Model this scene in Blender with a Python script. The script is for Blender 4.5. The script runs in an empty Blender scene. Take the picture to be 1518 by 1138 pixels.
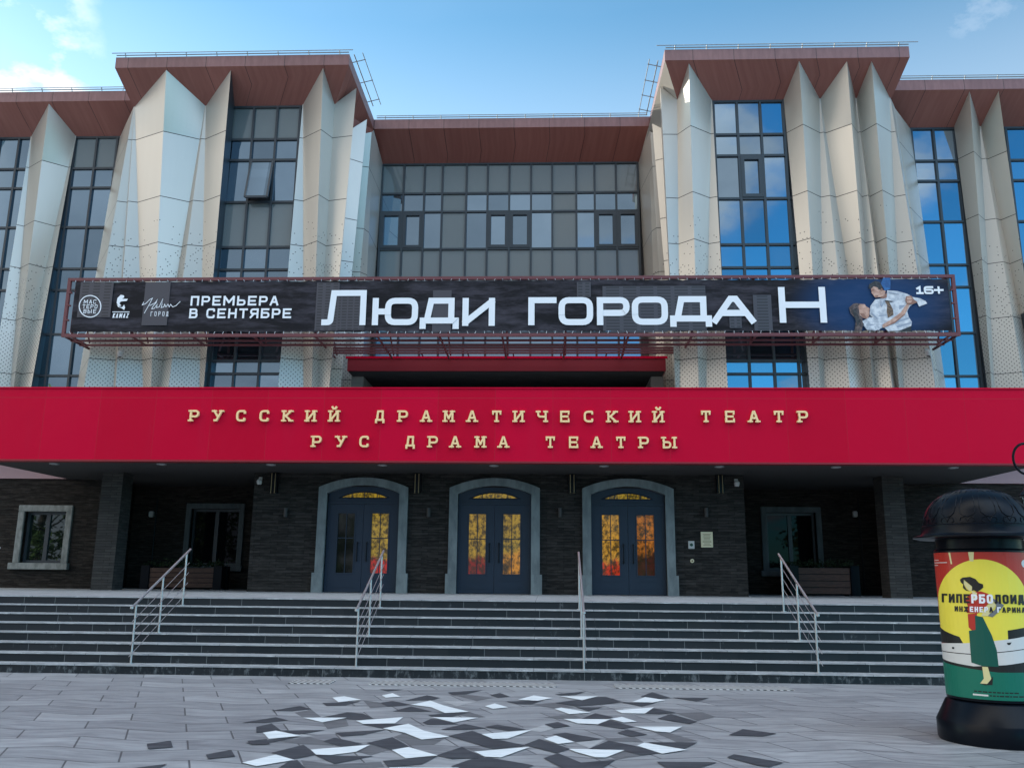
import bpy, bmesh, math, random
from mathutils import Vector, Matrix
random.seed(7)
R = math.radians
sc = bpy.context.scene
COL = sc.collection

# ------------------------------------------------------------------ camera
F_PX, PITCH, YAW, ROLL, CAM_D, CAM_H = 1307.0, .2159, .0404, .0094, 15.185, 1.635
_f = Vector((-math.sin(YAW)*math.cos(PITCH), math.cos(YAW)*math.cos(PITCH), math.sin(PITCH)))
_r = _f.cross(Vector((0, 0, 1))).normalized()
_u = _r.cross(_f)
RV = _r*math.cos(ROLL) + _u*math.sin(ROLL)
UV = _u*math.cos(ROLL) - _r*math.sin(ROLL)
CP = Vector((0, -CAM_D, CAM_H))
cam = bpy.data.cameras.new('camera')
cam.sensor_fit = 'HORIZONTAL'; cam.sensor_width = 36
cam.lens = F_PX/1518*36
cam.clip_start = .1; cam.clip_end = 3000
co = bpy.data.objects.new('camera', cam)
m = Matrix((RV, UV, -_f)).transposed().to_4x4(); m.translation = CP
co.matrix_world = m
COL.objects.link(co); sc.camera = co

def ray(px, py): return _f + RV*((px-759)/F_PX) + UV*((569-py)/F_PX)
def at(px, py, Y):            # point of the photograph on the vertical plane Y
    d = ray(px, py); return CP + d*((Y+CAM_D)/d.y)
def atz(px, py, Z):           # ... on the horizontal plane Z
    d = ray(px, py); return CP + d*((Z-CAM_H)/d.z)
def onpl(px, py, p, n):       # ... on any plane
    d = ray(px, py); return CP + d*((p-CP).dot(n)/d.dot(n))
def zat(px, py, Y): return at(px, py, Y).z
def xat(px, py, Y): return at(px, py, Y).x

# ------------------------------------------------------------------ sky and sun
FILL_DECK = 20.5  # brightness of an added cloud deck that throws fill light on the facade
SUN_EL, SUN_AZ = R(14), R(54)        # azimuth measured from +Y towards -X
sc.view_settings.view_transform = 'Standard'; sc.view_settings.look = 'None'
sc.view_settings.gamma = 1; sc.view_settings.exposure = 0.84
w = bpy.data.worlds.new('World'); sc.world = w; w.use_nodes = True
nt = w.node_tree; nt.nodes.clear()
def N(nt, t, **k):
    n = nt.nodes.new(t)
    for a, b in k.items(): setattr(n, a, b)
    return n
def mth(nt, op, a, b=None, c=None, clamp=False):
    n = nt.nodes.new('ShaderNodeMath'); n.operation = op; n.use_clamp = clamp
    for i, v in enumerate((a, b, c)):
        if v is None: continue
        if isinstance(v, (int, float)): n.inputs[i].default_value = v
        else: nt.links.new(v, n.inputs[i])
    return n.outputs[0]
def sstep(nt, v, lo, hi):
    n = nt.nodes.new('ShaderNodeMapRange'); n.interpolation_type = 'SMOOTHSTEP'
    nt.links.new(v, n.inputs['Value'])
    n.inputs['From Min'].default_value = lo; n.inputs['From Max'].default_value = hi
    return n.outputs[0]
def mixc(nt, f, a, b, blend='MIX'):
    n = nt.nodes.new('ShaderNodeMix'); n.data_type = 'RGBA'; n.blend_type = blend
    for s, v in ((n.inputs['Factor'], f), (n.inputs['A'], a), (n.inputs['B'], b)):
        if isinstance(v, (int, float)): s.default_value = v
        elif isinstance(v, tuple): s.default_value = (*v[:3], 1)
        else: nt.links.new(v, s)
    return n.outputs['Result']
sky = N(nt, 'ShaderNodeTexSky', sky_type='NISHITA', sun_disc=False)
sky.sun_elevation = SUN_EL; sky.sun_rotation = -SUN_AZ
sky.air_density = 1.0; sky.dust_density = .4; sky.ozone_density = 2.5
tc = N(nt, 'ShaderNodeTexCoord'); sx = N(nt, 'ShaderNodeSeparateXYZ')
nt.links.new(tc.outputs['Generated'], sx.inputs[0])
dx, dy, dz = sx.outputs
zz = mth(nt, 'ADD', mth(nt, 'MAXIMUM', dz, 0), .25)
cv = N(nt, 'ShaderNodeCombineXYZ')
nt.links.new(mth(nt, 'DIVIDE', dx, zz), cv.inputs[0]); nt.links.new(mth(nt, 'DIVIDE', dy, zz), cv.inputs[1])
def skynoise(scale, det, rough, off):
    mp = N(nt, 'ShaderNodeMapping'); nt.links.new(cv.outputs[0], mp.inputs[0]); mp.inputs['Location'].default_value = off
    n = N(nt, 'ShaderNodeTexNoise'); n.inputs['Scale'].default_value = scale
    n.inputs['Detail'].default_value = det; n.inputs['Roughness'].default_value = rough
    nt.links.new(mp.outputs[0], n.inputs['Vector']); return n.outputs['Fac']
front = sstep(nt, dy, -.1, .1)
n1 = skynoise(3.4, 9, .55, (3.1, 1.7, 0))
# puffs at the upper left of the view
lm = mth(nt, 'MULTIPLY', sstep(nt, mth(nt, 'MULTIPLY', dx, -1), .415, .475), front)
puff = mth(nt, 'MULTIPLY', sstep(nt, n1, .47, .60), lm)
# a far thin veil in the front sky
veil = mth(nt, 'MULTIPLY', mth(nt, 'MULTIPLY', sstep(nt, skynoise(1.1, 4, .6, (0, 5, 0)), .4, .85), .05), front)
# behind the viewer: a grey bank low on the left, broken clouds on the right, and added as fill light a bright deck higher up
back = mth(nt, 'SUBTRACT', 1.0, front)
n2 = skynoise(1.7, 8, .55, (7.3, 2.2, 0))
bl = mth(nt, 'MULTIPLY', sstep(nt, mth(nt, 'SUBTRACT', mth(nt, 'MULTIPLY', n2, .5), dx), .02, .35), back)
br = mth(nt, 'MULTIPLY', sstep(nt, n2, .55, .66), back)
wd_ = ray(1452, 12).normalized(); wn_ = N(nt, 'ShaderNodeVectorMath', operation='DOT_PRODUCT'); nt.links.new(tc.outputs['Generated'], wn_.inputs[0]); wn_.inputs[1].default_value = wd_
wisp = mth(nt, 'MULTIPLY', mth(nt, 'MULTIPLY', sstep(nt, wn_.outputs['Value'], .9988, .9999), sstep(nt, skynoise(9, 6, .65, (2, 2, 0)), .42, .62)), .14)
pale = mth(nt, 'MULTIPLY', mth(nt, 'MULTIPLY', sstep(nt, dz, .60, .42), .16), front)
veil = mth(nt, 'MAXIMUM', mth(nt, 'MAXIMUM', veil, wisp), pale)
cm = mth(nt, 'MAXIMUM', mth(nt, 'MAXIMUM', puff, veil), mth(nt, 'MAXIMUM', bl, br), clamp=True)
lowc = mixc(nt, back, (9., 9., 9.), mixc(nt, skynoise(2.6, 5, .6, (1, 9, 0)), (1.1, 1.45, 1.9), mixc(nt, sstep(nt, dx, -.05, .3), (4.4, 4.8, 5.4), (9.5, 10., 10.8))))
tinted = mixc(nt, 1., sky.outputs[0], mixc(nt, back, (1.02, 1.48, 1.45), (.44, 1.32, 1.68)), 'MULTIPLY')
base_sky = mixc(nt, cm, tinted, lowc)
adx = mth(nt, 'ABSOLUTE', dx)
reach = mth(nt, 'MAXIMUM', sstep(nt, dz, .52, .66), mth(nt, 'MULTIPLY', sstep(nt, adx, .50, .68), sstep(nt, dz, .06, .26)))
fill_deck = mth(nt, 'MULTIPLY', mth(nt, 'MULTIPLY', reach, sstep(nt, dy, .10, -.30)), sstep(nt, n2, .25, .45))
side = sstep(nt, adx, .35, .75)
fill_deck_col = mixc(nt, sstep(nt, dx, -.25, .30), (FILL_DECK*.86, FILL_DECK*.825, FILL_DECK*.765), (FILL_DECK*.58, FILL_DECK*.74, FILL_DECK*.92))
fill_deck_col = mixc(nt, mth(nt, 'MULTIPLY', side, .5), fill_deck_col, mixc(nt, sstep(nt, dx, -.25, .30), (FILL_DECK*.52, FILL_DECK*.46, FILL_DECK*.39), (FILL_DECK*.15, FILL_DECK*.25, FILL_DECK*.42)))
vd = ray(387, 270).normalized(); ta = math.atan2(.30, 1.24); vn = Vector((0, -math.cos(ta), math.sin(ta))); vr = vd-2*vd.dot(vn)*vn
hd = N(nt, 'ShaderNodeVectorMath', operation='DOT_PRODUCT'); nt.links.new(tc.outputs['Generated'], hd.inputs[0]); hd.inputs[1].default_value = vr
fill_deck = mth(nt, 'MULTIPLY', fill_deck, sstep(nt, hd.outputs['Value'], .985, .955))      # gap cut for the open sash's reflection in the deck
fin_col = mixc(nt, fill_deck, base_sky, fill_deck_col)
bg = N(nt, 'ShaderNodeBackground'); bg.inputs['Strength'].default_value = .11
wo = N(nt, 'ShaderNodeOutputWorld')
nt.links.new(fin_col, bg.inputs[0]); nt.links.new(bg.outputs[0], wo.inputs[0])
sl = bpy.data.lights.new('sun', 'SUN'); sl.energy = 3.2; sl.angle = R(.5); sl.color = (1, .93, .82)
so = bpy.data.objects.new('sun', sl); COL.objects.link(so)
sdir = Vector((-math.sin(SUN_AZ)*math.cos(SUN_EL), math.cos(SUN_AZ)*math.cos(SUN_EL), math.sin(SUN_EL)))
so.rotation_euler = sdir.to_track_quat('Z', 'Y').to_euler(); so.location = (-40, 40, 40)

# ------------------------------------------------------------------ materials
MAT = {}
def mat(name, col=(.5, .5, .5), rough=.6, metal=0., spec=.5, emit=None, estr=0.):
    ma = bpy.data.materials.new(name); ma.use_nodes = True
    b = ma.node_tree.nodes['Principled BSDF']
    b.inputs['Base Color'].default_value = (*col, 1); b.inputs['Roughness'].default_value = rough
    b.inputs['Metallic'].default_value = metal; b.inputs['Specular IOR Level'].default_value = spec
    if emit: b.inputs['Emission Color'].default_value = (*emit, 1); b.inputs['Emission Strength'].default_value = estr
    MAT[name] = ma; return ma
def nodes(ma): return ma.node_tree, ma.node_tree.nodes['Principled BSDF']
def pos(nt):
    g = N(nt, 'ShaderNodeNewGeometry'); s = N(nt, 'ShaderNodeSeparateXYZ'); nt.links.new(g.outputs['Position'], s.inputs[0])
    return g.outputs['Position'], s.outputs
def noise(nt, vec, scale, det=4, rough=.55, sc3=None):
    if sc3:
        mp = N(nt, 'ShaderNodeMapping'); nt.links.new(vec, mp.inputs[0]); mp.inputs['Scale'].default_value = sc3; vec = mp.outputs[0]
    n = N(nt, 'ShaderNodeTexNoise'); n.inputs['Scale'].default_value = scale; n.inputs['Detail'].default_value = det
    n.inputs['Roughness'].default_value = rough; nt.links.new(vec, n.inputs['Vector']); return n.outputs['Fac']
def bump(nt, b, h, dist=.01, st=1.):
    n = N(nt, 'ShaderNodeBump'); n.inputs['Distance'].default_value = dist; n.inputs['Strength'].default_value = st
    nt.links.new(h, n.inputs['Height']); nt.links.new(n.outputs[0], b.inputs['Normal'])
def vary(ma, c1, c2, scale, sc3=None, lo=.35, hi=.65, det=5, rvar=None):
    nt, b = nodes(ma); p, s = pos(nt)
    f = sstep(nt, noise(nt, p, scale, det, .6, sc3), lo, hi)
    nt.links.new(mixc(nt, f, c1, c2), b.inputs['Base Color'])
    if rvar:
        n = nt.nodes.new('ShaderNodeMapRange'); nt.links.new(f, n.inputs[0]); n.inputs[3].default_value = rvar[0]; n.inputs[4].default_value = rvar[1]
        nt.links.new(n.outputs[0], b.inputs['Roughness'])
    return ma

# satin metal pleats: open joints at the storey heights, punched holes thickening downwards
JOINTS = (13.97, 12.02, 10.66, 9.0, 7.36)
ma = mat('pleat_metal', (.60, .565, .50), .36, .26)
nt, b = nodes(ma); p, s = pos(nt)
uvn = N(nt, 'ShaderNodeUVMap')
j = None
for z in JOINTS:
    v = mth(nt, 'LESS_THAN', mth(nt, 'ABSOLUTE', mth(nt, 'SUBTRACT', s[2], z)), .010)
    j = v if j is None else mth(nt, 'MAXIMUM', j, v)
mp = N(nt, 'ShaderNodeMapping'); nt.links.new(uvn.outputs[0], mp.inputs[0]); mp.inputs['Rotation'].default_value = (0, 0, R(45))
vo = N(nt, 'ShaderNodeTexVoronoi', voronoi_dimensions='2D'); vo.inputs['Scale'].default_value = 11.5; vo.inputs['Randomness'].default_value = 0
nt.links.new(mp.outputs[0], vo.inputs['Vector'])
sepc = N(nt, 'ShaderNodeSeparateColor'); nt.links.new(vo.outputs['Color'], sepc.inputs[0])
dens = N(nt, 'ShaderNodeMapRange'); nt.links.new(s[2], dens.inputs[0])
for i, v in enumerate((11.9, 8.2, 0., 1.05)): dens.inputs[1+i].default_value = v
hole = mth(nt, 'MULTIPLY', mth(nt, 'LESS_THAN', vo.outputs['Distance'], .17), mth(nt, 'LESS_THAN', sepc.outputs[0], mth(nt, 'MULTIPLY', dens.outputs[0], dens.outputs[0])))
dk = mth(nt, 'MAXIMUM', j, hole)
dirt = mth(nt, 'MULTIPLY', noise(nt, p, 1.1, 6, .6, (3, 3, .35)), .35)
basec = mixc(nt, dirt, (.535, .502, .448), (.40, .372, .33))
nt.links.new(mixc(nt, dk, basec, (.04, .038, .036)), b.inputs['Base Color'])
nt.links.new(mth(nt, 'MULTIPLY', mth(nt, 'SUBTRACT', 1., dk), .40), b.inputs['Metallic'])
bump(nt, b, mth(nt, 'SUBTRACT', 1., dk), .02, .6)

# red-brown cornice sheet, joints by uv (u in metres along the edge, v up)
def cornice_mat(name, c1, c2, jw):
    ma = mat(name, c1, .45); nt, b = nodes(ma); p, s = pos(nt)
    uvn = N(nt, 'ShaderNodeUVMap'); su = N(nt, 'ShaderNodeSeparateXYZ'); nt.links.new(uvn.outputs[0], su.inputs[0])
    fr = mth(nt, 'FRACT', mth(nt, 'DIVIDE', su.outputs[0], 1.13))
    cell = mth(nt, 'FLOOR', mth(nt, 'DIVIDE', su.outputs[0], 1.13))
    wn = N(nt, 'ShaderNodeTexWhiteNoise', noise_dimensions='1D'); nt.links.new(cell, wn.inputs['W'])
    jn = mth(nt, 'LESS_THAN', fr, jw)
    st = noise(nt, uvn.outputs[0], 5, 6, .6, (1.6, .12, 1))
    c = mixc(nt, sstep(nt, st, .3, .75), c1, c2)
    c = mixc(nt, mth(nt, 'MULTIPLY', wn.outputs['Value'], .22), c, tuple(x*.55 for x in c1))
    nt.links.new(mixc(nt, jn, c, (.02, .01, .01)), b.inputs['Base Color'])
    bump(nt, b, mth(nt, 'SUBTRACT', 1., jn), .01, .5); return ma
cornice_mat('cornice_slope', (.275, .094, .072), (.34, .128, .10), .011)
cornice_mat('cornice_band', (.20, .09, .088), (.26, .125, .12), .012)
mat('roof_felt', (.12, .11, .11), .9)

def glass_mat(name, tint, dif, fac, rough=.015, pv=0.):
    ma = bpy.data.materials.new(name); ma.use_nodes = True; nt = ma.node_tree; nt.nodes.clear(); MAT[name] = ma
    o = N(nt, 'ShaderNodeOutputMaterial'); g = N(nt, 'ShaderNodeBsdfGlossy'); g.inputs['Roughness'].default_value = rough
    g.inputs['Color'].default_value = (*tint, 1); d = N(nt, 'ShaderNodeBsdfDiffuse'); d.inputs['Color'].default_value = (*dif, 1)
    p, s = pos(nt); h = noise(nt, p, .8, 2, .5)
    bn = N(nt, 'ShaderNodeBump'); bn.inputs['Distance'].default_value = .02; bn.inputs['Strength'].default_value = .12
    nt.links.new(h, bn.inputs['Height']); nt.links.new(bn.outputs[0], g.inputs['Normal'])
    x = N(nt, 'ShaderNodeMixShader'); lw = N(nt, 'ShaderNodeFresnel'); lw.inputs[0].default_value = 1.5
    uvn = N(nt, 'ShaderNodeUVMap'); su = N(nt, 'ShaderNodeSeparateXYZ'); nt.links.new(uvn.outputs[0], su.inputs[0])
    f0 = mth(nt, 'MULTIPLY', mth(nt, 'ADD', mth(nt, 'MULTIPLY', mth(nt, 'FRACT', su.outputs[0]), pv), 1-pv*.5), fac)
    f = mth(nt, 'ADD', mth(nt, 'MULTIPLY', lw.outputs[0], 1-fac), f0, clamp=True)
    nt.links.new(mixc(nt, mth(nt, 'MULTIPLY', mth(nt, 'GREATER_THAN', mth(nt, 'FRACT', su.outputs[1]), .72), pv), dif, tuple(q*5+.03 for q in dif)), d.inputs['Color'])
    nt.links.new(f, x.inputs[0]); nt.links.new(d.outputs[0], x.inputs[1]); nt.links.new(g.outputs[0], x.inputs[2])
    nt.links.new(x.outputs[0], o.inputs[0]); return ma
glass_mat('coated_glass', (.50, .66, .78), (.010, .014, .018), .44, .015, .45)
glass_mat('spandrel_glass', (.50, .56, .58), (.15, .165, .165), .12, .05)
glass_mat('dark_glass', (.45, .5, .5), (.006, .008, .008), .14)
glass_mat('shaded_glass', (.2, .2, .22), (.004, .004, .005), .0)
mat('frame_dark', (.028, .036, .044), .4)
mat('interior_dark', (.012, .012, .014), .9)
mat('roof_membrane', (.80, .80, .78), .8)
mat('concrete', (.30, .29, .28), .85)
mat('side_panel', (.20, .19, .18), .7)

# crimson fascia panels
ma = mat('crimson_panel', (.30, .003, .022), .40, 0, .09)
nt, b = nodes(ma); p, s = pos(nt)
fx = mth(nt, 'FRACT', mth(nt, 'DIVIDE', mth(nt, 'ADD', s[0], 30.3), 1.45))
cell = mth(nt, 'FLOOR', mth(nt, 'DIVIDE', mth(nt, 'ADD', s[0], 30.3), 1.45))
wn = N(nt, 'ShaderNodeTexWhiteNoise', noise_dimensions='1D'); nt.links.new(cell, wn.inputs['W'])
jv = mth(nt, 'LESS_THAN', fx, .006)
jh = mth(nt, 'LESS_THAN', mth(nt, 'ABSOLUTE', mth(nt, 'SUBTRACT', s[2], 6.05)), .008)
jn = mth(nt, 'MAXIMUM', jv, jh)
c = mixc(nt, mth(nt, 'MULTIPLY', wn.outputs['Value'], .6), (.53, .001, .030), (.44, .001, .020))
c = mixc(nt, mth(nt, 'MULTIPLY', sstep(nt, noise(nt, p, 1.3, 6, .65, (2.5, 1, .25)), .5, .85), .3), c, (.43, .010, .04))
nt.links.new(mixc(nt, jn, c, (.42, .018, .035)), b.inputs['Base Color'])
bump(nt, b, noise(nt, p, .9, 3, .5), .06, .3)
mat('crimson_dark', (.20, .003, .012), .5)
mat('soffit_sheet', (.058, .056, .055), .6, 0, .2)
mat('gold', (.95, .66, .33), .42, .15)
mat('banner_steel', (.13, .032, .038), .5)
mat('steel', (.52, .52, .52), .34, .8)
mat('galv', (.30, .31, .32), .5, .5)
mat('brass', (.24, .18, .10), .45, .6)
mat('black_metal', (.003, .0048, .0085), .28, 0, .12)
mat('white_plastic', (.42, .42, .41), .5)
mat('lens', (.01, .01, .012), .1)
mat('pink_panel', (.40, .25, .26), .6)

# long dark clinker bricks
def brick(name, c1, c2, mo):
    ma = mat(name, c1, .8, 0, .2); nt, b = nodes(ma)
    uvn = N(nt, 'ShaderNodeUVMap')
    t = N(nt, 'ShaderNodeTexBrick'); t.offset = .37; t.inputs['Color1'].default_value = (*c1, 1); t.inputs['Color2'].default_value = (*c2, 1)
    t.inputs['Mortar'].default_value = (*mo, 1); t.inputs['Scale'].default_value = 1; t.inputs['Mortar Size'].default_value = .006
    t.inputs['Mortar Smooth'].default_value = .3; t.inputs['Bias'].default_value = -.2
    t.inputs['Brick Width'].default_value = .46; t.inputs['Row Height'].default_value = .074
    nt.links.new(uvn.outputs[0], t.inputs['Vector'])
    nz = noise(nt, uvn.outputs[0], 3, 6, .7, (1, 6, 1))
    c = mixc(nt, sstep(nt, nz, .4, .8), t.outputs['Color'], mixc(nt, .4, t.outputs['Color'], (.10, .09, .08)))
    nt.links.new(c, b.inputs['Base Color'])
    h = mth(nt, 'SUBTRACT', mth(nt, 'MULTIPLY', nz, .5), t.outputs['Fac']); bump(nt, b, h, .012, .8); return ma
brick('clinker', (.012, .0115, .011), (.036, .033, .031), (.004, .004, .004))
brick('clinker_lit', (.034, .033, .032), (.060, .057, .054), (.014, .014, .013))  # same brick on the pilasters, their stronger light put into a paler colour
brick('clinker_brown', (.009, .0068, .0056), (.026, .020, .016), (.003, .0026, .0024))
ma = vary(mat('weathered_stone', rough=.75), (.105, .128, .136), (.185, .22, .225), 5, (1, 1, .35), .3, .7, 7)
vary(mat('porch_stone_shaded', rough=.75), (.045, .055, .060), (.080, .095, .10), 5, (1, 1, .35), .3, .7, 7)  # same stone as the door surrounds, darkened to carry the deep porch shade
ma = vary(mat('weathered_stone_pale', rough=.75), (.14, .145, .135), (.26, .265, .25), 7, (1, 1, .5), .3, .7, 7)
mat('door_paint', (.016, .029, .050), .45, 0, .3)
# warm lit foyer seen in the door panes
def lit(name, seed, top, bot, split, dark):
    ma = mat(name, (.02, .015, .01), .06); nt, b = nodes(ma); p, s = pos(nt)
    mp = N(nt, 'ShaderNodeMapping'); nt.links.new(p, mp.inputs[0]); mp.inputs['Location'].default_value = (seed, 0, seed*1.7)
    v = mp.outputs[0]
    f = noise(nt, v, 9, 9, .75, (1, 1, .8)); g = noise(nt, v, 2.6, 4, .6)
    rm = sstep(nt, mth(nt, 'ADD', s[2], mth(nt, 'MULTIPLY', g, .9)), split+.62, split+.36)
    c = mixc(nt, rm, top, bot)
    c = mixc(nt, mth(nt, 'MULTIPLY', sstep(nt, f, .60, .40), .92), c, (.016, .010, .004))
    c = mixc(nt, mth(nt, 'MULTIPLY', sstep(nt, g, .52, .66), dark), c, (.012, .006, .003))
    nt.links.new(c, b.inputs['Emission Color']); b.inputs['Emission Strength'].default_value = .43; return ma
lit('lit_pane_amber', 0., (.42, .27, .02), (.42, .27, .02), 0, .5); lit('lit_pane_olive', 3.3, (.42, .28, .03), (.50, .012, .008), 2.05, .5)
lit('lit_pane_wine', 5.9, (.44, .27, .025), (.22, .006, .006), 2.1, .7); lit('lit_pane_orange', 7.1, (.40, .25, .02), (.62, .25, .02), 2.2, .8)
lit('lit_pane_bright', 9.4, (.60, .30, .03), (.56, .03, .008), 1.95, .3); lit('lit_pane_ember', 12.2, (.48, .15, .015), (.05, .008, .006), 2.3, .5)
ma = mat('dim_pane', (.006, .006, .007), .05)

# paving
ma = mat('paving', rough=.55); nt, b = nodes(ma); p, s = pos(nt)
tri = mth(nt, 'PINGPONG', mth(nt, 'ADD', s[1], 50), .52)
ux = mth(nt, 'ADD', s[0], mth(nt, 'MULTIPLY', s[1], .42))
wob = mth(nt, 'MULTIPLY', mth(nt, 'SUBTRACT', mth(nt, 'PINGPONG', mth(nt, 'ADD', s[0], 50), .78), .39), .26)
cx = N(nt, 'ShaderNodeCombineXYZ'); nt.links.new(ux, cx.inputs[0]); nt.links.new(mth(nt, 'ADD', s[1], wob), cx.inputs[1])
t = N(nt, 'ShaderNodeTexBrick'); t.offset = .43; t.inputs['Scale'].default_value = 1; t.inputs['Brick Width'].default_value = 1.12
t.inputs['Row Height'].default_value = .53; t.inputs['Mortar Size'].default_value = .010; t.inputs['Mortar Smooth'].default_value = .2
t.inputs['Color1'].default_value = (.185, .190, .198, 1); t.inputs['Color2'].default_value = (.37, .375, .38, 1); t.inputs['Mortar'].default_value = (.07, .07, .075, 1)
nt.links.new(cx.outputs[0], t.inputs['Vector'])
stk = noise(nt, cx.outputs[0], 3.4, 9, .72, (.42, 2.6, 1)); big = noise(nt, p, .6, 5, .65)
c = mixc(nt, sstep(nt, stk, .34, .66), mixc(nt, .45, t.outputs['Color'], (.105, .112, .13)), mixc(nt, .35, t.outputs['Color'], (.50, .51, .53)))
c = mixc(nt, mth(nt, 'MULTIPLY', sstep(nt, big, .35, .7), .35), c, (.21, .215, .222))
c = mixc(nt, mth(nt, 'MULTIPLY', t.outputs['Fac'], mth(nt, 'ADD', .15, mth(nt, 'MULTIPLY', big, 1.0))), c, (.06, .062, .064))
nt.links.new(c, b.inputs['Base Color'])
rr = nt.nodes.new('ShaderNodeMapRange'); nt.links.new(stk, rr.inputs[0]); rr.inputs[3].default_value = .32; rr.inputs[4].default_value = .62
nt.links.new(rr.outputs[0], b.inputs['Roughness'])
bump(nt, b, mth(nt, 'SUBTRACT', mth(nt, 'MULTIPLY', stk, .3), t.outputs['Fac']), .006, .6)
vary(mat('tile_dark', rough=.5), (.030, .038, .045), (.065, .075, .085), 6, (.5, 3, 1), .3, .7, 6)
vary(mat('tile_mid', rough=.5), (.10, .105, .112), (.17, .175, .182), 6, (.5, 3, 1), .3, .7, 6)
vary(mat('tile_light', rough=.5), (.33, .335, .34), (.45, .455, .46), 6, (.5, 3, 1), .3, .7, 6)
vary(mat('tile_white', rough=.5), (.66, .70, .71), (.84, .86, .865), 6, (.5, 3, 1), .3, .7, 6)
ma = mat('tactile', (.3, .3, .3), .6); nt, b = nodes(ma); p, s = pos(nt)
wv = mth(nt, 'SINE', mth(nt, 'MULTIPLY', mth(nt, 'ADD', s[0], mth(nt, 'MULTIPLY', s[1], .8)), 62.))
nt.links.new(mixc(nt, sstep(nt, mth(nt, 'ADD', wv, mth(nt, 'SUBTRACT', noise(nt, p, 9, 4), .5)), -.6, .7), (.07, .07, .07), (.55, .55, .54)), b.inputs['Base Color']); bump(nt, b, wv, .006, .8)
# steps
ma = mat('step_tread', rough=.6); nt, b = nodes(ma); p, s = pos(nt)
f = sstep(nt, noise(nt, p, 4, 8, .7, (.5, 3, 3)), .3, .7)
g = sstep(nt, noise(nt, p, 14, 6, .7, (.3, 2, 2)), .5, .75)
c = mixc(nt, g, mixc(nt, f, (.20, .212, .225), (.36, .375, .385)), (.64, .66, .67))
c = mixc(nt, mth(nt, 'MULTIPLY', sstep(nt, noise(nt, p, 1.3, 7, .7, (1, 2, 1)), .5, .72), .45), c, (.13, .135, .135))
ju = mth(nt, 'LESS_THAN', mth(nt, 'FRACT', mth(nt, 'ADD', mth(nt, 'DIVIDE', s[0], 1.1), 50.2)), .008)
c = mixc(nt, ju, c, (.08, .085, .09))
nt.links.new(c, b.inputs['Base Color']); bump(nt, b, f, .004, .5)
ma = mat('step_riser', rough=.4, spec=.3); nt, b = nodes(ma); p, s = pos(nt)
row = mth(nt, 'FLOOR', mth(nt, 'DIVIDE', s[2], .15))
u = mth(nt, 'ADD', mth(nt, 'DIVIDE', s[0], .62), mth(nt, 'MULTIPLY', row, .37))
jn = mth(nt, 'LESS_THAN', mth(nt, 'FRACT', mth(nt, 'ADD', u, 50)), .012)
wn = N(nt, 'ShaderNodeTexWhiteNoise', noise_dimensions='2D'); cc = N(nt, 'ShaderNodeCombineXYZ')
nt.links.new(mth(nt, 'FLOOR', u), cc.inputs[0]); nt.links.new(row, cc.inputs[1]); nt.links.new(cc.outputs[0], wn.inputs['Vector'])
c = mixc(nt, mth(nt, 'MULTIPLY', wn.outputs['Value'], .8), (.008, .013, .017), (.018, .022, .026))
lime = mth(nt, 'MULTIPLY', sstep(nt, mth(nt, 'ADD', noise(nt, p, 3.2, 7, .75, (2.4, 1, 1.2)), mth(nt, 'MULTIPLY', mth(nt, 'LESS_THAN', row, .5), .10)), .60, .74), .5)
c = mixc(nt, lime, c, (.20, .22, .23))
wn2 = N(nt, 'ShaderNodeTexWhiteNoise', noise_dimensions='2D'); nt.links.new(cc.outputs[0], wn2.inputs['Vector'])
nt.links.new(mixc(nt, mth(nt, 'MULTIPLY', jn, mth(nt, 'GREATER_THAN', wn.outputs['Value'], .45)), c, (.16, .17, .175)), b.inputs['Base Color'])

# printed colours
ma = mat('banner_print', rough=.6, spec=.15); nt, b = nodes(ma); p, s = pos(nt)
n_a = noise(nt, p, 1.6, 8, .7, (.6, 1, 3)); n_b = noise(nt, p, .7, 3, .6, (1, 1, 1))
c = mixc(nt, sstep(nt, n_a, .4, .72), (.010, .0095, .0125), (.055, .050, .064))
dd = mth(nt, 'ADD', mth(nt, 'POWER', mth(nt, 'MULTIPLY', mth(nt, 'SUBTRACT', s[0], 8.3), .55), 2), mth(nt, 'POWER', mth(nt, 'SUBTRACT', s[2], 8.5), 2))
c = mixc(nt, mth(nt, 'MULTIPLY', mth(nt, 'SUBTRACT', 1, sstep(nt, dd, .1, 1.6)), .75), c, (.012, .055, .16))
nt.links.new(c, b.inputs['Base Color'])
for nm, c in dict(print_white=(.80, .82, .86), print_grey=(.050, .047, .059), print_slot=(.022, .021, .027), skin=(.52, .30, .22), skin_shade=(.27, .13, .09), hair=(.022, .018, .018),
                  brown_hair=(.10, .06, .055), shirt=(.62, .64, .68), blouse=(.55, .58, .64), tie=(.10, .055, .03), trousers=(.01, .01, .012), shirt_fold=(.30, .34, .42), sky_print=(.02, .12, .34),
                  poster_red=(.42, .028, .016), poster_yellow=(.80, .68, .07), poster_cream=(.66, .60, .30), poster_green=(.004, .145, .095), poster_dark_green=(.003, .085, .062),
                  poster_black=(.014, .013, .012), poster_white=(.62, .62, .60), poster_grey=(.16, .17, .18), plaque=(.62, .57, .38), plaque_ink=(.20, .17, .10)).items(): mat(nm, c, .5)
for nm, c1, c2, k in (('shirt', (.40, .43, .49), (.70, .71, .74), 7), ('blouse', (.34, .37, .43), (.68, .70, .74), 14), ('skin', (.40, .21, .15), (.60, .38, .29), 9), ('hair', (.012, .010, .010), (.05, .042, .042), 16), ('brown_hair', (.035, .022, .022), (.15, .10, .09), 16), ('tie', (.05, .03, .02), (.22, .13, .07), 22), ('sky_print', (.012, .07, .22), (.03, .15, .40), 6)): vary(MAT[nm], c1, c2, k)
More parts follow.
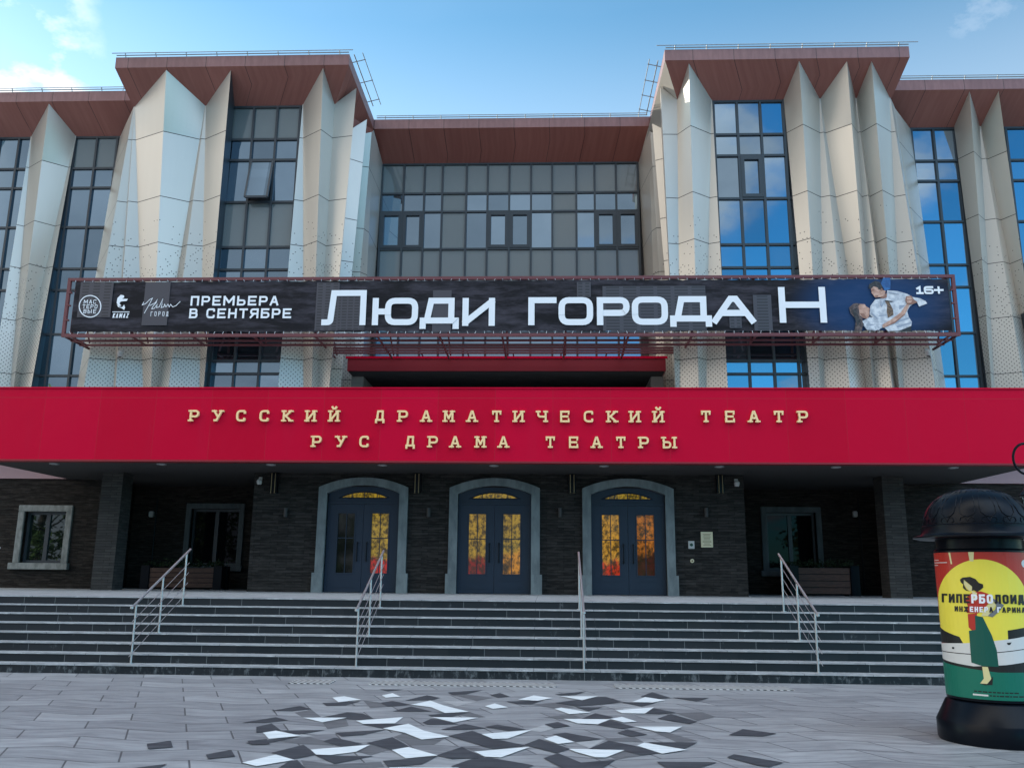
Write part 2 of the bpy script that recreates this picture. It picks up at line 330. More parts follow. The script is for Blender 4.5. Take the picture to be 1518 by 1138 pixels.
for nm in ('poster_red', 'poster_yellow', 'poster_green', 'poster_dark_green', 'poster_white', 'poster_cream', 'poster_black', 'poster_grey'):
    _, b = nodes(MAT[nm]); b.inputs['Roughness'].default_value = .45; b.inputs['Coat Weight'].default_value = .12; b.inputs['Specular IOR Level'].default_value = .3; b.inputs['Coat Roughness'].default_value = .12
    nt = MAT[nm].node_tree; p, s = pos(nt); bump(nt, b, noise(nt, p, 6, 4, .6, (2.5, 2.5, .18)), .012, .6)
vary(mat('planter_wood', rough=.6), (.040, .015, .009), (.075, .030, .018), 6, (1, 1, 8))
vary(mat('leaf', rough=.7, spec=.2), (.010, .020, .009), (.025, .040, .016), 3)
vary(mat('tree_leaf', rough=.6), (.045, .10, .02), (.15, .23, .06), 1.2)
mat('bark', (.06, .045, .035), .9)

# ------------------------------------------------------------------ mesh helpers
class MB:
    def __init__(s): s.v = []; s.f = []; s.m = []; s.uv = []; s.mats = []
    def mi(s, name):
        if name not in s.mats: s.mats.append(name)
        return s.mats.index(name)
    def face(s, pts, m=None, uv=None, smooth=False):
        i = len(s.v); s.v += [tuple(p) for p in pts]; s.f.append(list(range(i, i+len(pts)))); s.m.append(s.mi(m) if m else 0)
        if uv is None:
            a = Vector(pts[0]); n = Vector((0, 0, 0))
            for k in range(1, len(pts)-1): n += (Vector(pts[k])-a).cross(Vector(pts[k+1])-a)
            if abs(n.z) > max(abs(n.x), abs(n.y)): uv = [(p[0], p[1]) for p in pts]
            elif abs(n.x) > abs(n.y): uv = [(p[1], p[2]) for p in pts]
            else: uv = [(p[0], p[2]) for p in pts]
        s.uv.append(uv)
    def box(s, x0, x1, y0, y1, z0, z1, m=None):
        a = [(x0, y0, z0), (x1, y0, z0), (x1, y1, z0), (x0, y1, z0), (x0, y0, z1), (x1, y0, z1), (x1, y1, z1), (x0, y1, z1)]
        for q in ((0, 3, 2, 1), (4, 5, 6, 7), (0, 1, 5, 4), (1, 2, 6, 5), (2, 3, 7, 6), (3, 0, 4, 7)): s.face([a[k] for k in q], m)
        return s
    def tube(s, a, b, r, m=None, n=10, r2=None):
        a = Vector(a); b = Vector(b); d = (b-a).normalized(); t = d.orthogonal().normalized(); w_ = d.cross(t); r2 = r if r2 is None else r2
        c = [(t*math.cos(2*math.pi*k/n) + w_*math.sin(2*math.pi*k/n)) for k in range(n)]
        for k in range(n):
            l = (k+1) % n; s.face([a+c[k]*r, a+c[l]*r, b+c[l]*r2, b+c[k]*r2], m)
        s.face([a+c[k]*r for k in range(n-1, -1, -1)], m); s.face([b+c[k]*r2 for k in range(n)], m); return s
    def path(s, pts, r, m=None, n=8):
        for a, b in zip(pts, pts[1:]): s.tube(a, b, r, m, n)
        return s
    def lathe(s, prof, cx, cy, m=None, n=48):
        for (r0, z0), (r1, z1) in zip(prof, prof[1:]):
            for k in range(n):
                a0 = 2*math.pi*k/n; a1 = 2*math.pi*(k+1)/n
                P = [(cx+r0*math.cos(a0), cy+r0*math.sin(a0), z0), (cx+r0*math.cos(a1), cy+r0*math.sin(a1), z0), (cx+r1*math.cos(a1), cy+r1*math.sin(a1), z1), (cx+r1*math.cos(a0), cy+r1*math.sin(a0), z1)]
                if r0 < 1e-6: P = P[1:]
                elif r1 < 1e-6: P = P[:3]
                s.face(P, m)
        return s
    def prism(s, pts, y0, y1, m=None, mside=None):      # outline (x,z) extruded from y0 (towards the viewer) to y1
        n = len(pts); area = sum(pts[k][0]*pts[(k+1) % n][1]-pts[(k+1) % n][0]*pts[k][1] for k in range(n))
        if area < 0: pts = pts[::-1]
        s.face([(x, y0, z) for x, z in pts], m); s.face([(x, y1, z) for x, z in pts[::-1]], m)
        for k in range(n):
            a = pts[k]; b = pts[(k+1) % n]; s.face([(a[0], y0, a[1]), (a[0], y1, a[1]), (b[0], y1, b[1]), (b[0], y0, b[1])], mside or m)
        return s
    def build(s, name, m=None, parent=None, smooth=False, merge=False, bevel=0):
        me = bpy.data.meshes.new(name); me.from_pydata(s.v, [], s.f); me.update()
        names = [m] if not s.mats else [x if x else m for x in s.mats]
        for x in names: me.materials.append(MAT[x])
        uvl = me.uv_layers.new(name='UVMap'); k = 0
        fl = [c for u in s.uv for p in u for c in p]; uvl.data.foreach_set('uv', fl)
        me.polygons.foreach_set('material_index', s.m)
        if merge or smooth or bevel:
            bm = bmesh.new(); bm.from_mesh(me); bmesh.ops.remove_doubles(bm, verts=bm.verts, dist=1e-4)
            if bevel:
                ed = [e for e in bm.edges if len(e.link_faces) == 2 and e.calc_face_angle(0) > .5]
                bmesh.ops.bevel(bm, geom=ed, offset=bevel, segments=2, affect='EDGES', clamp_overlap=True)
            if smooth:
                for f in bm.faces: f.smooth = True
                for e in bm.edges:
                    if len(e.link_faces) == 2 and e.calc_face_angle(0) > R(38): e.smooth = False
            bm.to_mesh(me); bm.free()
        o = bpy.data.objects.new(name, me); COL.objects.link(o)
        if parent:
            o.parent = parent; o.matrix_parent_inverse = Matrix.Translation(-parent.location) if parent.type == 'EMPTY' else Matrix()
        return o
def tag(o, label=None, cat=None, group=None, kind=None):
    for k, v in (('label', label), ('category', cat), ('group', group), ('kind', kind)):
        if v: o[k] = v
    return o
def empty(name, loc, label, cat, group=None):
    o = bpy.data.objects.new(name, None); o.location = loc; o.empty_display_size = .2; COL.objects.link(o); return tag(o, label, cat, group)
def kids(o): return [c for c in bpy.data.objects if c.parent == o]
def copy_tree(o, delta, parent=None):
    c = o.copy(); COL.objects.link(c); inv = o.matrix_parent_inverse.copy()
    if parent: c.parent = parent; c.matrix_parent_inverse = inv
    else: c.location = o.location + Vector(delta)
    for ch in kids(o): copy_tree(ch, delta, c)
    return c

# ------------------------------------------------------------------ stroke lettering
G = {
 'А': [[(0, 0), (.43, 1), (.57, 1), (1, 0)], [(.18, .34), (.82, .34)]],
 'Б': [[(.95, 1), (0, 1), (0, 0), (1, 0, 1), (1, .56, 1), (0, .56)]],
 'В': [[(0, .0), (0, 1), (.93, 1, 1), (.93, .53, 1), (0, .53)], [(.5, .53), (1, .53, 1), (1, 0, 1), (0, 0)]],
 'Г': [[(0, 0), (0, 1), (1, 1)]],
 'Д': [[(.13, .16), (.24, 1), (.86, 1), (.86, .16)], [(0, -.14), (0, .1), (1, .1), (1, -.14)]],
 'Е': [[(1, 1), (0, 1), (0, 0), (1, 0)], [(0, .5), (.85, .5)]],
 'Ж': [[(.5, 0), (.5, 1)], [(0, 0), (.5, .5)], [(0, 1), (.5, .5)], [(1, 0), (.5, .5)], [(1, 1), (.5, .5)]],
 'И': [[(0, 1), (0, 0)], [(1, 1), (1, 0)], [(.03, .05), (.97, .95)]],
 'Й': [[(0, 1), (0, 0)], [(1, 1), (1, 0)], [(.03, .05), (.97, .95)], [(.25, 1.42), (.38, 1.27), (.62, 1.27), (.75, 1.42)]],
 'К': [[(0, 0), (0, 1)], [(0, .5), (.3, .5)], [(.25, .5), (.95, 1)], [(.25, .5), (1, 0)]],
 'Л': [[(0, 0), (.15, 0, 1), (.22, 1), (1, 1), (1, 0)]],
 'М': [[(0, 0), (0, 1)], [(1, 0), (1, 1)], [(.03, 1), (.5, .3)], [(.5, .3), (.97, 1)]],
 'Н': [[(0, 0), (0, 1)], [(1, 0), (1, 1)], [(0, .5), (1, .5)]],
 'О': [[(0, 0, 1), (1, 0, 1), (1, 1, 1), (0, 1, 1), 'c']],
 'П': [[(0, 0), (0, 1), (1, 1), (1, 0)]],
 'Р': [[(0, 0), (0, 1), (1, 1, 1), (1, .42, 1), (0, .42)]],
 'С': [[(1, .82), (1, 1, 1), (0, 1, 1), (0, 0, 1), (1, 0, 1), (1, .18)]],
 'Т': [[(0, 1), (1, 1)], [(.5, 1), (.5, 0)]],
 'У': [[(0, 1), (.52, .42)], [(1, 1), (.38, .02), (.12, .02)]],
 'Ч': [[(0, 1), (0, .48, 1), (1, .48)], [(1, 0), (1, 1)]],
 'Ы': [[(0, 1), (0, 0), (.6, 0, 1), (.6, .54, 1), (0, .54)], [(1, 0), (1, 1)]],
 'Ь': [[(0, 1), (0, 0), (1, 0, 1), (1, .54, 1), (0, .54)]],
 'Ю': [[(0, 0), (0, 1)], [(0, .5), (.3, .5)], [(.32, 0, 1), (1, 0, 1), (1, 1, 1), (.32, 1, 1), 'c']],
 'Я': [[(1, 0), (1, 1), (0, 1, 1), (0, .45, 1), (1, .45)], [(.45, .45), (0, 0)]],
 '1': [[(.05, .78), (.5, 1), (.5, 0)], [(0, 0), (1, 0)]],
 '6': [[(1, 1), (0, 1, 1), (0, 0, 1), (1, 0, 1), (1, .55, 1), (0, .55)]],
 '+': [[(0, .5), (1, .5)], [(.5, .05), (.5, .95)]],
 'K': [[(0, 0), (0, 1)], [(0, .5), (.3, .5)], [(.25, .5), (.95, 1)], [(.25, .5), (1, 0)]],
 'A': [[(0, 0), (.43, 1), (.57, 1), (1, 0)], [(.18, .34), (.82, .34)]],
 'M': [[(0, 0), (0, 1)], [(1, 0), (1, 1)], [(.03, 1), (.5, .3)], [(.5, .3), (.97, 1)]],
 'Z': [[(0, 1), (1, 1), (0, 0), (1, 0)]],
}
def rounder(pts, rad):
    closed = pts[-1] == 'c'; P = [p for p in pts if p != 'c']; out = []; n = len(P)
    for i, p in enumerate(P):
        v = Vector(p[:2])
        if len(p) > 2 and (closed or 0 < i < n-1):
            a = Vector(P[i-1][:2]); b = Vector(P[(i+1) % n][:2]); r = min(rad, (a-v).length*.5, (b-v).length*.5)
            s = v+(a-v).normalized()*r; e = v+(b-v).normalized()*r
            for k in range(6):
                t = k/5; out.append(s*(1-t)**2+v*2*t*(1-t)+e*t*t)
        else: out.append(v)
    out = [q for i, q in enumerate(out) if (i == 0 and not closed) or (q-out[i-1]).length > 1e-5]
    return out, closed
def ribbon(P, closed, w, cap=True):
    n = len(P); L = []; Rr = []
    P = list(P)
    if not closed and cap:
        d0 = (P[0]-P[1]).normalized(); d1 = (P[-1]-P[-2]).normalized()
        P[0] = P[0]+d0*w/2; P[-1] = P[-1]+d1*w/2
    for i in range(n):
        if closed: a, b = P[i-1], P[(i+1) % n]
        else: a, b = (P[i-1] if i else None), (P[i+1] if i < n-1 else None)
        d = []
        if a is not None: d.append((P[i]-a).normalized())
        if b is not None: d.append((b-P[i]).normalized())
        nn = [Vector((-q.y, q.x)) for q in d]
        if len(nn) == 2:
            mm = nn[0]+nn[1]
            if mm.length < .3: mm = nn[0]
            mm.normalize(); k = 1/max(.35, mm.dot(nn[0]))
        else: mm = nn[0]; k = 1
        L.append(P[i]+mm*w/2*k); Rr.append(P[i]-mm*w/2*k)
    q = []
    rng = range(n if closed else n-1)
    for i in rng:
        j = (i+1) % n; q.append([Rr[i], Rr[j], L[j], L[i]])
    return q
def glyph(ch, x, y, w, h, sw, rad=.3, slab=0, slant=0):
    """quads (lists of 2d points), one list per stroke, for a glyph in the box x,y,w,h"""
    out = []
    iw, ih = w-sw, h-sw
    def T(p): return (x+sw/2+p[0]*iw + slant*(sw/2+p[1]*ih), y+sw/2+p[1]*ih) + tuple(p[2:])
    for st in G[ch]:
        closed = st[-1] == 'c'
        pts = [T(p) for p in st if p != 'c'] + (['c'] if closed else [])
        P, c = rounder(pts, rad*h); out.append(ribbon(P, c, sw))
        if slab and not closed:
            raw = [p for p in st if p != 'c']
            for e, nb in ((raw[0], raw[1]), (raw[-1], raw[-2])):
                if e[1] in (0, 1) and not (len(e) > 2):
                    v = T(e)
                    if abs(e[1]-nb[1]) > .2:
                        out.append(ribbon([Vector((v[0]-slab*h, v[1])), Vector((v[0]+slab*h, v[1]))], False, sw*.8))
                    elif ch not in 'РБВЫЬУ':
                        k = -1 if e[1] == 1 else 1
                        out.append(ribbon([Vector((v[0], v[1])), Vector((v[0], v[1]+k*.2*h))], False, sw*.8))
    if slab and ch in 'РГ':
        v = T((0, 1)); out.append(ribbon([Vector((v[0]-slab*h, v[1])), Vector((v[0], v[1]))], False, sw*.8))
    return out
def text_boxes(s, x0, x1, gap, space=None):
    n = len(s); ws = [(1.3 if c in 'МЮЖЫM' else .75 if c == '1' else .5 if c == ' ' else 1) for c in s]
    u = (x1-x0-gap*(n-1))/sum(ws); out = []; x = x0
    for c, k in zip(s, ws):
        if c != ' ': out.append((c, x, u*k))
        x += u*k+gap
    return out
def flat_text(mb, items, y, z0, h, sw, m, rad=.3, slant=0, shear=0):
    k = 0
    for c, x, wd in items:
        for st in glyph(c, x, z0, wd, h, sw, rad, 0, slant):
            for q in st: mb.face([(p.x, y-.0003*(k % 40), p.y+shear*p.x) for p in q], m); k += 1

# ------------------------------------------------------------------ ground and steps (structure)
g = MB(); g.face([(-400, -400, 0), (400, -400, 0), (400, 400, 0), (-400, 400, 0)])
tag(g.build('plaza', 'paving'), 'grey paved forecourt of long stone slabs in front of the steps', kind='structure')
C6, C7, C5 = (380, 838), (740, 838), (0, 838)
WHITE = [(C6, p) for p in ([(427,740),(495,733),(590,752),(462,766)],[(705,728),(765,716),(812,735),(728,741)],[(870,780),(978,757),(1055,785),(1195,820),(1060,827),(985,795)],
 [(1285,788),(1340,773),(1415,795),(1330,804)],[(262,853),(510,853),(372,879)],[(560,870),(825,850),(780,885),(600,888)],[(985,850),(1250,853),(1110,880)],
 [(710,913),(855,887),(940,925),(1085,960),(930,976),(835,938)],[(38,937),(110,926),(250,955),(70,972)],[(1265,945),(1550,922),(1415,970),(1330,972)],
 [(305,1032),(640,1005),(560,1045),(415,1063),(335,1060)],[(762,1034),(855,1018),(1020,1065),(840,1081)],[(-80,1105),(110,1060),(215,1090),(0,1125)],
 [(1225,1043),(1540,1017),(1375,1076),(1285,1072)],[(1475,751),(1517,742),(1560,757)],[(745,1132),(1140,1134),(1100,1160),(780,1160)])] + \
 [(C7, p) for p in ([(105,752),(195,728),(300,743),(215,758)],[(345,733),(555,733),(465,755)],[(748,765),(820,737),(935,755),(860,768)],[(310,803),(350,797),(515,825),(395,833)],
 [(655,812),(870,795),(820,830),(690,828)],[(362,860),(625,862),(555,890),(440,885)],[(625,860),(690,848),(775,875),(700,880)],[(762,903),(1030,903),(960,936),(880,930)],
 [(252,972),(320,953),(425,990),(330,1000)],[(775,1010),(815,993),(1055,1033),(915,1055)],[(390,1028),(705,1035),(600,1076),(540,1075),(430,1045)])] + [(C5, [(1480,942),(1517,937),(1535,960)])]
DARK = [(C6, p) for p in ([(370,770),(465,768),(590,760),(500,785),(395,788)],[(690,693),(830,695),(740,705)],[(1075,712),(1275,698),(1180,722),(1100,725)],[(1315,727),(1370,714),(1425,735),(1360,742)],
 [(835,757),(960,727),(1035,742),(985,755)],[(695,770),(765,759),(870,780),(740,792)],[(765,818),(870,790),(985,818),(860,820)],[(80,815),(245,787),(310,805),(200,817)],
 [(365,852),(515,822),(600,830),(660,858),(580,866)],[(965,838),(1065,828),(1200,822),(1100,848),(990,850)],[(935,880),(985,858),(1100,880),(1140,890),(960,892)],[(-85,882),(110,850),(180,868),(50,882)],
 [(0,905),(85,885),(140,925),(0,938)],[(130,925),(390,922),(240,948)],[(590,890),(850,888),(715,915)],[(1035,920),(1170,888),(1290,912),(1180,922)],[(1285,905),(1355,892),(1517,918),(1420,928)],
 [(-60,995),(250,958),(120,985),(0,1005)],[(440,938),(730,920),(600,950),(480,958)],[(375,985),(440,965),(600,1000),(480,1018)],[(620,995),(765,962),(860,1015),(760,1035)],
 [(1080,955),(1215,926),(1330,970),(1520,1010),(1330,1030)],[(85,1050),(265,1005),(340,1060),(200,1088)],[(330,1065),(660,1068),(440,1112)],[(1010,1065),(1155,1017),(1285,1078),(1100,1085)],
 [(710,1095),(840,1085),(1020,1068),(930,1115),(740,1130)],[(1095,1125),(1210,1085),(1300,1075),(1560,1120),(1500,1150),(1140,1150)],[(100,1150),(180,1100),(230,1090),(290,1150)])] + \
 [(C7, p) for p in ([(312,722),(490,705),(430,725),(350,728)],[(40,762),(240,757),(180,778),(90,775)],[(315,770),(540,738),(600,735),(690,765),(620,775),(430,790)],[(430,793),(580,795),(500,815)],
 [(795,735),(860,710),(965,742),(900,748)],[(680,765),(880,770),(800,790)],[(975,740),(1180,742),(1110,762)],[(800,830),(870,800),(995,825),(900,833)],[(890,858),(965,832),(1115,875),(1070,888)],
 [(465,858),(540,828),(640,850),(600,862)],[(255,890),(330,877),(400,900),(310,912)],[(548,892),(620,866),(760,905),(690,916)],[(665,938),(720,918),(835,948),(740,960)],
 [(300,945),(375,938),(575,972),(430,990)],[(140,1005),(225,972),(400,1028),(320,1052)],[(505,1028),(615,982),(760,1010),(905,1050),(800,1065),(690,1035)],[(830,990),(1115,992),(1040,1028)],
 [(1290,950),(1370,917),(1560,942),(1480,958)],[(250,1080),(330,1052),(460,1105),(655,1088),(560,1150),(380,1150)],[(885,1100),(1225,1103),(1080,1150),(960,1150)],[(1280,1075),(1320,1058),(1600,1105),(1517,1130),(1450,1120)])] + \
 [(C5, p) for p in ([(825,1000),(960,982),(972,1018),(832,1030)],[(1157,1060),(1300,1033),(1322,1070),(1170,1085)],[(1390,985),(1500,972),(1517,1003),(1415,1005)],[(640,1150),(940,1112),(870,1150)])]
MID = [(C6, p) for p in ([(120,985),(300,962),(390,985),(440,1010),(260,1003)],[(480,1020),(640,1000),(750,1035),(640,1065)],[(830,940),(935,976),(1075,962),(1000,1005),(870,1010),(770,962)],[(215,825),(310,808),(365,850),(262,853)],
 [(985,820),(1200,822),(1290,850),(1250,853),(1065,832)],[(1100,725),(1180,722),(1330,742),(1240,760)],[(600,755),(690,768),(740,792),(640,800)],[(1155,1017),(1330,1032),(1225,1043)],[(500,850),(520,900),(400,918),(372,880)],[(250,1092),(440,1115),(700,1100),(720,1130),(480,1150),(280,1150)])] + \
 [(C7, p) for p in ([(180,778),(315,770),(420,795),(310,803)],[(400,835),(470,855),(360,860),(250,852)],[(575,972),(760,960),(815,992),(620,985)],[(870,935),(960,940),(1120,985),(1000,992)],[(620,1072),(705,1037),(800,1067),(660,1088)],[(995,828),(1140,822),(1220,850),(1115,872)])]
LIGHT = [(C6, p) for p in ([(830,1085),(1010,1070),(930,1112),(800,1125)],[(1040,758),(1240,762),(1130,790)],[(150,955),(250,945),(330,958),(240,962)])] + [(C7, p) for p in ([(425,992),(600,975),(510,1025)],[(165,922),(255,893),(310,915),(230,935)],[(700,800),(800,792),(795,832),(690,828)])]
for nm, polys, mm, z0, lb in (('mid_paving_inlay', MID, 'tile_mid', .0015, 'mid-grey paving slabs among the forecourt pattern'), ('light_paving_inlay', LIGHT, 'tile_light', .0028, 'light grey paving slabs among the forecourt pattern'),('dark_paving_inlay', DARK, 'tile_dark', .004, 'charcoal paving slabs scattered through the grey forecourt'), ('white_paving_inlay', WHITE, 'tile_white', .009, 'white paving slabs scattered through the grey forecourt')):
    g = MB()
    for i, (o, p) in enumerate(polys):
        z = z0+.00006*i
        g.face([atz(o[0]+x/3.7925, o[1]+y/3.7925, z) for x, y in p][::-1])
    tag(g.build(nm, mm), lb, kind='structure')
for i, (x0, x1) in enumerate(((-4.0, -3.35), (-2.75, .15), (1.05, 3.75))):
    g = MB(); g.box(x0, x1, -1.0, -.55, .0005, .012)
    tag(g.build('tactile_paving', 'tactile'), 'ribbed grey tactile paving strip on the forecourt before the steps', kind='structure')

SX0, SX1 = -24, 22
g = MB()
for k in range(8):
    y0 = .33*k; z0 = .15*k; yb = .33*(k+1) if k < 7 else 13.5
    g.box(SX0, SX1, y0, 13.2+.01*k, z0, z0+.129, 'step_riser')
    g.box(SX0-.002, SX1+.002, y0-.018, min(yb+.01, 13.39), z0+.1295, z0+.15, 'step_tread')
tag(g.build('entrance_steps', None), 'eight dark granite steps with pale worn treads up to the porch', kind='structure')

# ------------------------------------------------------------------ the theatre
TH = empty('theatre_building', (-1.2, 9, 0), 'three-storey theatre with pale pleated metal piers, red-brown cornice, crimson canopy and dark brick ground floor', 'theatre')
ZG, ZS, ZR = 15.0, 15.72, 16.05
YT, YW, YC = 8.0, 9.7, 11.75
# bodies behind the glass
b = MB(); b.box(-40, 38, 13.4, 42, 1.2, 6.2); b.build('wall', 'concrete', TH); b = MB(); b.box(-40, 38, 12.3, 42, 6.2, 15.9); b.build('wall', 'concrete', TH)
for q in ((-12.0, -6.35, 8.5), (3.95, 9.62, 8.5), (-40, -12.01, 10.2), (9.63, 38, 10.2)):
    b = MB(); b.box(q[0], q[1], q[2], 12.29, 6.21, 15.85); b.build('wall', 'side_panel', TH)
# cornices
def cornice(bot, top, closed_back, name='cornice', mslope='cornice_slope'):
    """bot: wall line at ZG, top: matching roof edge line; both lists of (x,y)"""
    c = MB(); u = 0
    for i in range(len(bot)-1):
        L = (Vector(top[i+1])-Vector(top[i])).length
        ms = mslope[i] if isinstance(mslope, (list, tuple)) else mslope
        B0, B1, T0, T1 = bot[i], bot[i+1], top[i], top[i+1]
        uu = [(u, 0), (u+L, 0), (u+L, 1), (u, 1)]
        c.face([(*B0, ZG), (*B1, ZG), (*T1, ZS), (*T0, ZS)], ms, uu)
        c.face([(*T0, ZS), (*T1, ZS), (*T1, ZR), (*T0, ZR)], 'cornice_band', uu)
        u += L
    c.face([(*p, ZR) for p in top] + [(*p, ZR) for p in closed_back], 'roof_felt')
    return c.build(name, None, TH)
TLb = [(-12.15, 9.75), (-12.15, YT), (-6.2, YT), (-5.52, 11.75)]; TLt = [(-12.32, 8.9), (-12.32, 7.0), (-5.59, 7.0), (-5.59, 10.75)]
cornice(TLb, TLt, [(-5.6, 30), (-12.3, 30)])
TRb = [(3.06, 11.75), (3.77, YT), (9.78, YT), (9.78, 9.75)]; TRt = [(3.28, 10.75), (3.28, 7.0), (9.98, 7.0), (9.98, 8.9)]
cornice(TRb, TRt, [(9.97, 30), (3.29, 30)], mslope=('pleat_metal', 'cornice_slope', 'cornice_slope'))
cornice([(-5.52, YC), (3.06, YC)], [(-5.585, 10.65), (3.275, 10.65)], [(3.27, 30), (-5.58, 30)])
cornice([(-40, YW), (-12.15, YW)], [(-40, 8.75), (-12.31, 8.75)], [(-12.33, 30), (-40, 30)])
cornice([(9.78, YW), (38, YW)], [(9.97, 8.70), (38, 8.70)], [(38, 30), (9.99, 30)])
# snow rails on the roof edges
def rail(pts, out, ext=0):
    r = MB()
    for (a, b) in zip(pts, pts[1:]):
        a = Vector((*a, ZR)); b = Vector((*b, ZR)); d = (b-a).normalized(); o = Vector((*out, 0))
        a2, b2 = a-d*ext, b+d*ext
        r.tube(a2+o*.16+Vector((0, 0, .10)), b2+o*.16+Vector((0, 0, .10)), .012); r.tube(a+o*.05+Vector((0, 0, .05)), b+o*.05+Vector((0, 0, .05)), .016)
        n = int((b-a).length/.95)
        for k in range(n+1):
            q = a+d*((b-a).length*(k+.3)/(n+.6)); r.tube(q-o*.1+Vector((0, 0, -.05)), q+o*.17+Vector((0, 0, .10)), .014, None, 6)
    r.build('roof_rail', 'galv', TH)
rail([(-12.3, 7.0), (-5.6, 7.0)], (0, -.35), .12); rail([(3.3, 7.0), (9.97, 7.0)], (0, -.35), .25)
rail([(-5.59, 7.1), (-5.59, 9.9)], (2.2, 0)); rail([(3.28, 7.6), (3.28, 10.6)], (-2.2, 0))
rail([(-5.5, 10.65), (3.2, 10.65)], (0, -.3)); rail([(-40, 8.75), (-12.4, 8.75)], (0, -.3)); rail([(10.1, 8.7), (38, 8.7)], (0, -.3))
r = MB(); r.tube((-13.5, 9.6, ZR), (-13.35, 9.6, ZR+.95), .012); tag(r.build('lightning_rod', 'galv', TH))

def zpx(px, Y, Z):             # picture row at which column px meets height Z on the plane Y
    lo, hi = -200., 1200.
    for _ in range(40):
        mid = (lo+hi)/2
        if at(px, mid, Y).z > Z: lo = mid
        else: hi = mid
    return lo
# pleated piers: fold lines given at the cornice and at canopy height, with their relief
def pier(Yg, folds, cor=None, left_return=True, right_return=True, dark=(), name='pleated_pier'):
    n = Vector((0, -(ZS-ZG), 0)) ; p0 = Vector((0, Yg, ZG)); ov = 1.0 if Yg == YT else (.95 if Yg == YW else 1.1)
    nrm = Vector((0, ZS-ZG, ov)).normalized()
    L = []
    for kind, (tx, ty), (bx, rel) in folds:
        if kind == 'v': T = at(tx, ty, Yg-.06); T.z = ZG+.05
        elif kind == 'a': T = onpl(tx, ty, p0, nrm)
        elif kind == 'p': T = at(tx, ty, cor); T.y = cor
        else: T = atz(tx, ty, kind)
        B = at(bx, 574.5, Yg-rel if not isinstance(rel, tuple) else rel[0])
        M = None
        if kind == 'a':                                # the petal tops flare out above the first joint only
            k = (T.z-13.97)/(T.z-B.z); qx = tx+(bx-tx)*k*1.02
            M = at(qx, zpx(qx, Yg-.56, 13.97), Yg-.56)
        d = (B-(M or T)); B = (M or T)+d*((6.22-(M or T).z)/d.z); L.append((T, B, M))
    mb = MB(); S = 10
    T0 = 13.97
    def strip(q0, q1, mt=None):
        ts = [-1+k/10 for k in range(10)]+[k/(2*S) for k in range(2*S+1)]; NX_ = 8
        for k in range(len(ts)-1):
            t0, t1 = ts[k], ts[k+1]
            def P(q, t):
                if t < 0: e = P(q, 0); return e+(q[0]-e)*(-t)
                z = T0+(6.22-T0)*t; M = q[2] if len(q) > 2 else None
                a, c = (q[0], q[1]) if M is None else ((q[0], M) if z >= M.z-1e-4 else (M, q[1]))
                return a+(c-a)*((z-a.z)/(c.z-a.z))
            a0, a1, b0, b1 = P(q0, t0), P(q0, t1), P(q1, t0), P(q1, t1)
            for c in range(NX_):
                u, v = c/NX_, (c+1)/NX_; p0, p1, r0, r1 = a0+(b0-a0)*u, a0+(b0-a0)*v, a1+(b1-a1)*u, a1+(b1-a1)*v
                w0, w1 = (b0-a0).length, (b1-a1).length
                mb.face([r0, r1, p1, p0], mt or 'pleat_metal', [(a1.x+w1*u, r0.z), (a1.x+w1*v, r1.z), (a0.x+w0*v, p1.z), (a0.x+w0*u, p0.z)])
    if left_return:
        T, B = L[0][:2]; strip((Vector((T.x+.03, Yg+.15, T.z)), Vector((B.x+.03, Yg+.15, B.z))), L[0], 'frame_dark')
    for i_, (a, c) in enumerate(zip(L, L[1:])): strip(a, c, 'frame_dark' if i_ in dark or i_-len(L) in dark else None)
    if right_return:
        T, B = L[-1][:2]; strip(L[-1], (Vector((T.x-.03, Yg+.15, T.z)), Vector((B.x-.03, Yg+.15, B.z))), 'frame_dark')
    return mb.build(name, None, TH)
pier(YW, [('v', (45, 206.5), (-14, .45)), ('v', (46, 206.5), (15, .12)), ('a', (72.5, 154), (20, .38)), ('v', (111.5, 206), (27, .10)), ('v', (112.5, 206), (46, .35))])
pier(YW, [('v', (-70, 206.5), (-190, .45)), ('v', (-60, 206.5), (-150, .12)), ('a', (-40, 154), (-130, .38)), ('v', (-12, 206), (-110, .10)), ('v', (-8, 206), (-95, .35))])
pier(YT, [(14.99, (176, 207), (114, (9.6,))), ('v', (198, 162), (124, .36)), ('v', (198.6, 162), (168, .10)), ('v', (199, 162), (171, .34)), ('v', (199.5, 162), (212, .08)),
          ('a', (246.5, 104), (223.5, .32)), ('v', (304, 159), (235, .08)), ('v', (304.6, 159), (249.5, .40)), ('v', (305.2, 159), (295.6, .16)), ('a', (342.4, 104), (302, .34)), ('v', (347.5, 161), (309, -.08))], left_return=False, right_return=False, dark=(-2,))
pier(YT, [('v', (448.2, 158.5), (412, .36)), ('v', (449, 158.5), (449.5, .10)), ('a', (479, 101), (462, .34)), ('v', (495.7, 157), (471, .10)), (15.50, (528.6, 130.5), (488, .30)),
          (15.02, (523, 190), (489.5, (8.9,))), (15.50, (544, 177), (505, (8.9,))), (15.02, (541, 198), (505, (10.4,))), (15.1, (551, 196), (520, (10.4,))), (15.40, (554, 193), (536, (10.5,))), ('p', (567.5, 243), (545, (11.75,)))], cor=11.75, right_return=False)
pier(YT, [('p', (946, 243), (965, (11.75,))), (15.40, (961, 190), (974, (10.5,))), (15.1, (964, 195), (988, (10.4,))), (15.02, (970, 198), (1000, (10.4,))), (15.50, (965.8, 173), (1000, (8.9,))), (15.02, (980, 190), (1001, (8.9,))), (15.50, (979, 128), (1001.5, .22)),
          ('v', (1004, 149), (1008, .10)), ('a', (1021, 94), (1036, .34)), ('v', (1055, 151), (1047, .12)), ('v', (1055.6, 151), (1079, .36))], cor=11.75, left_return=False)
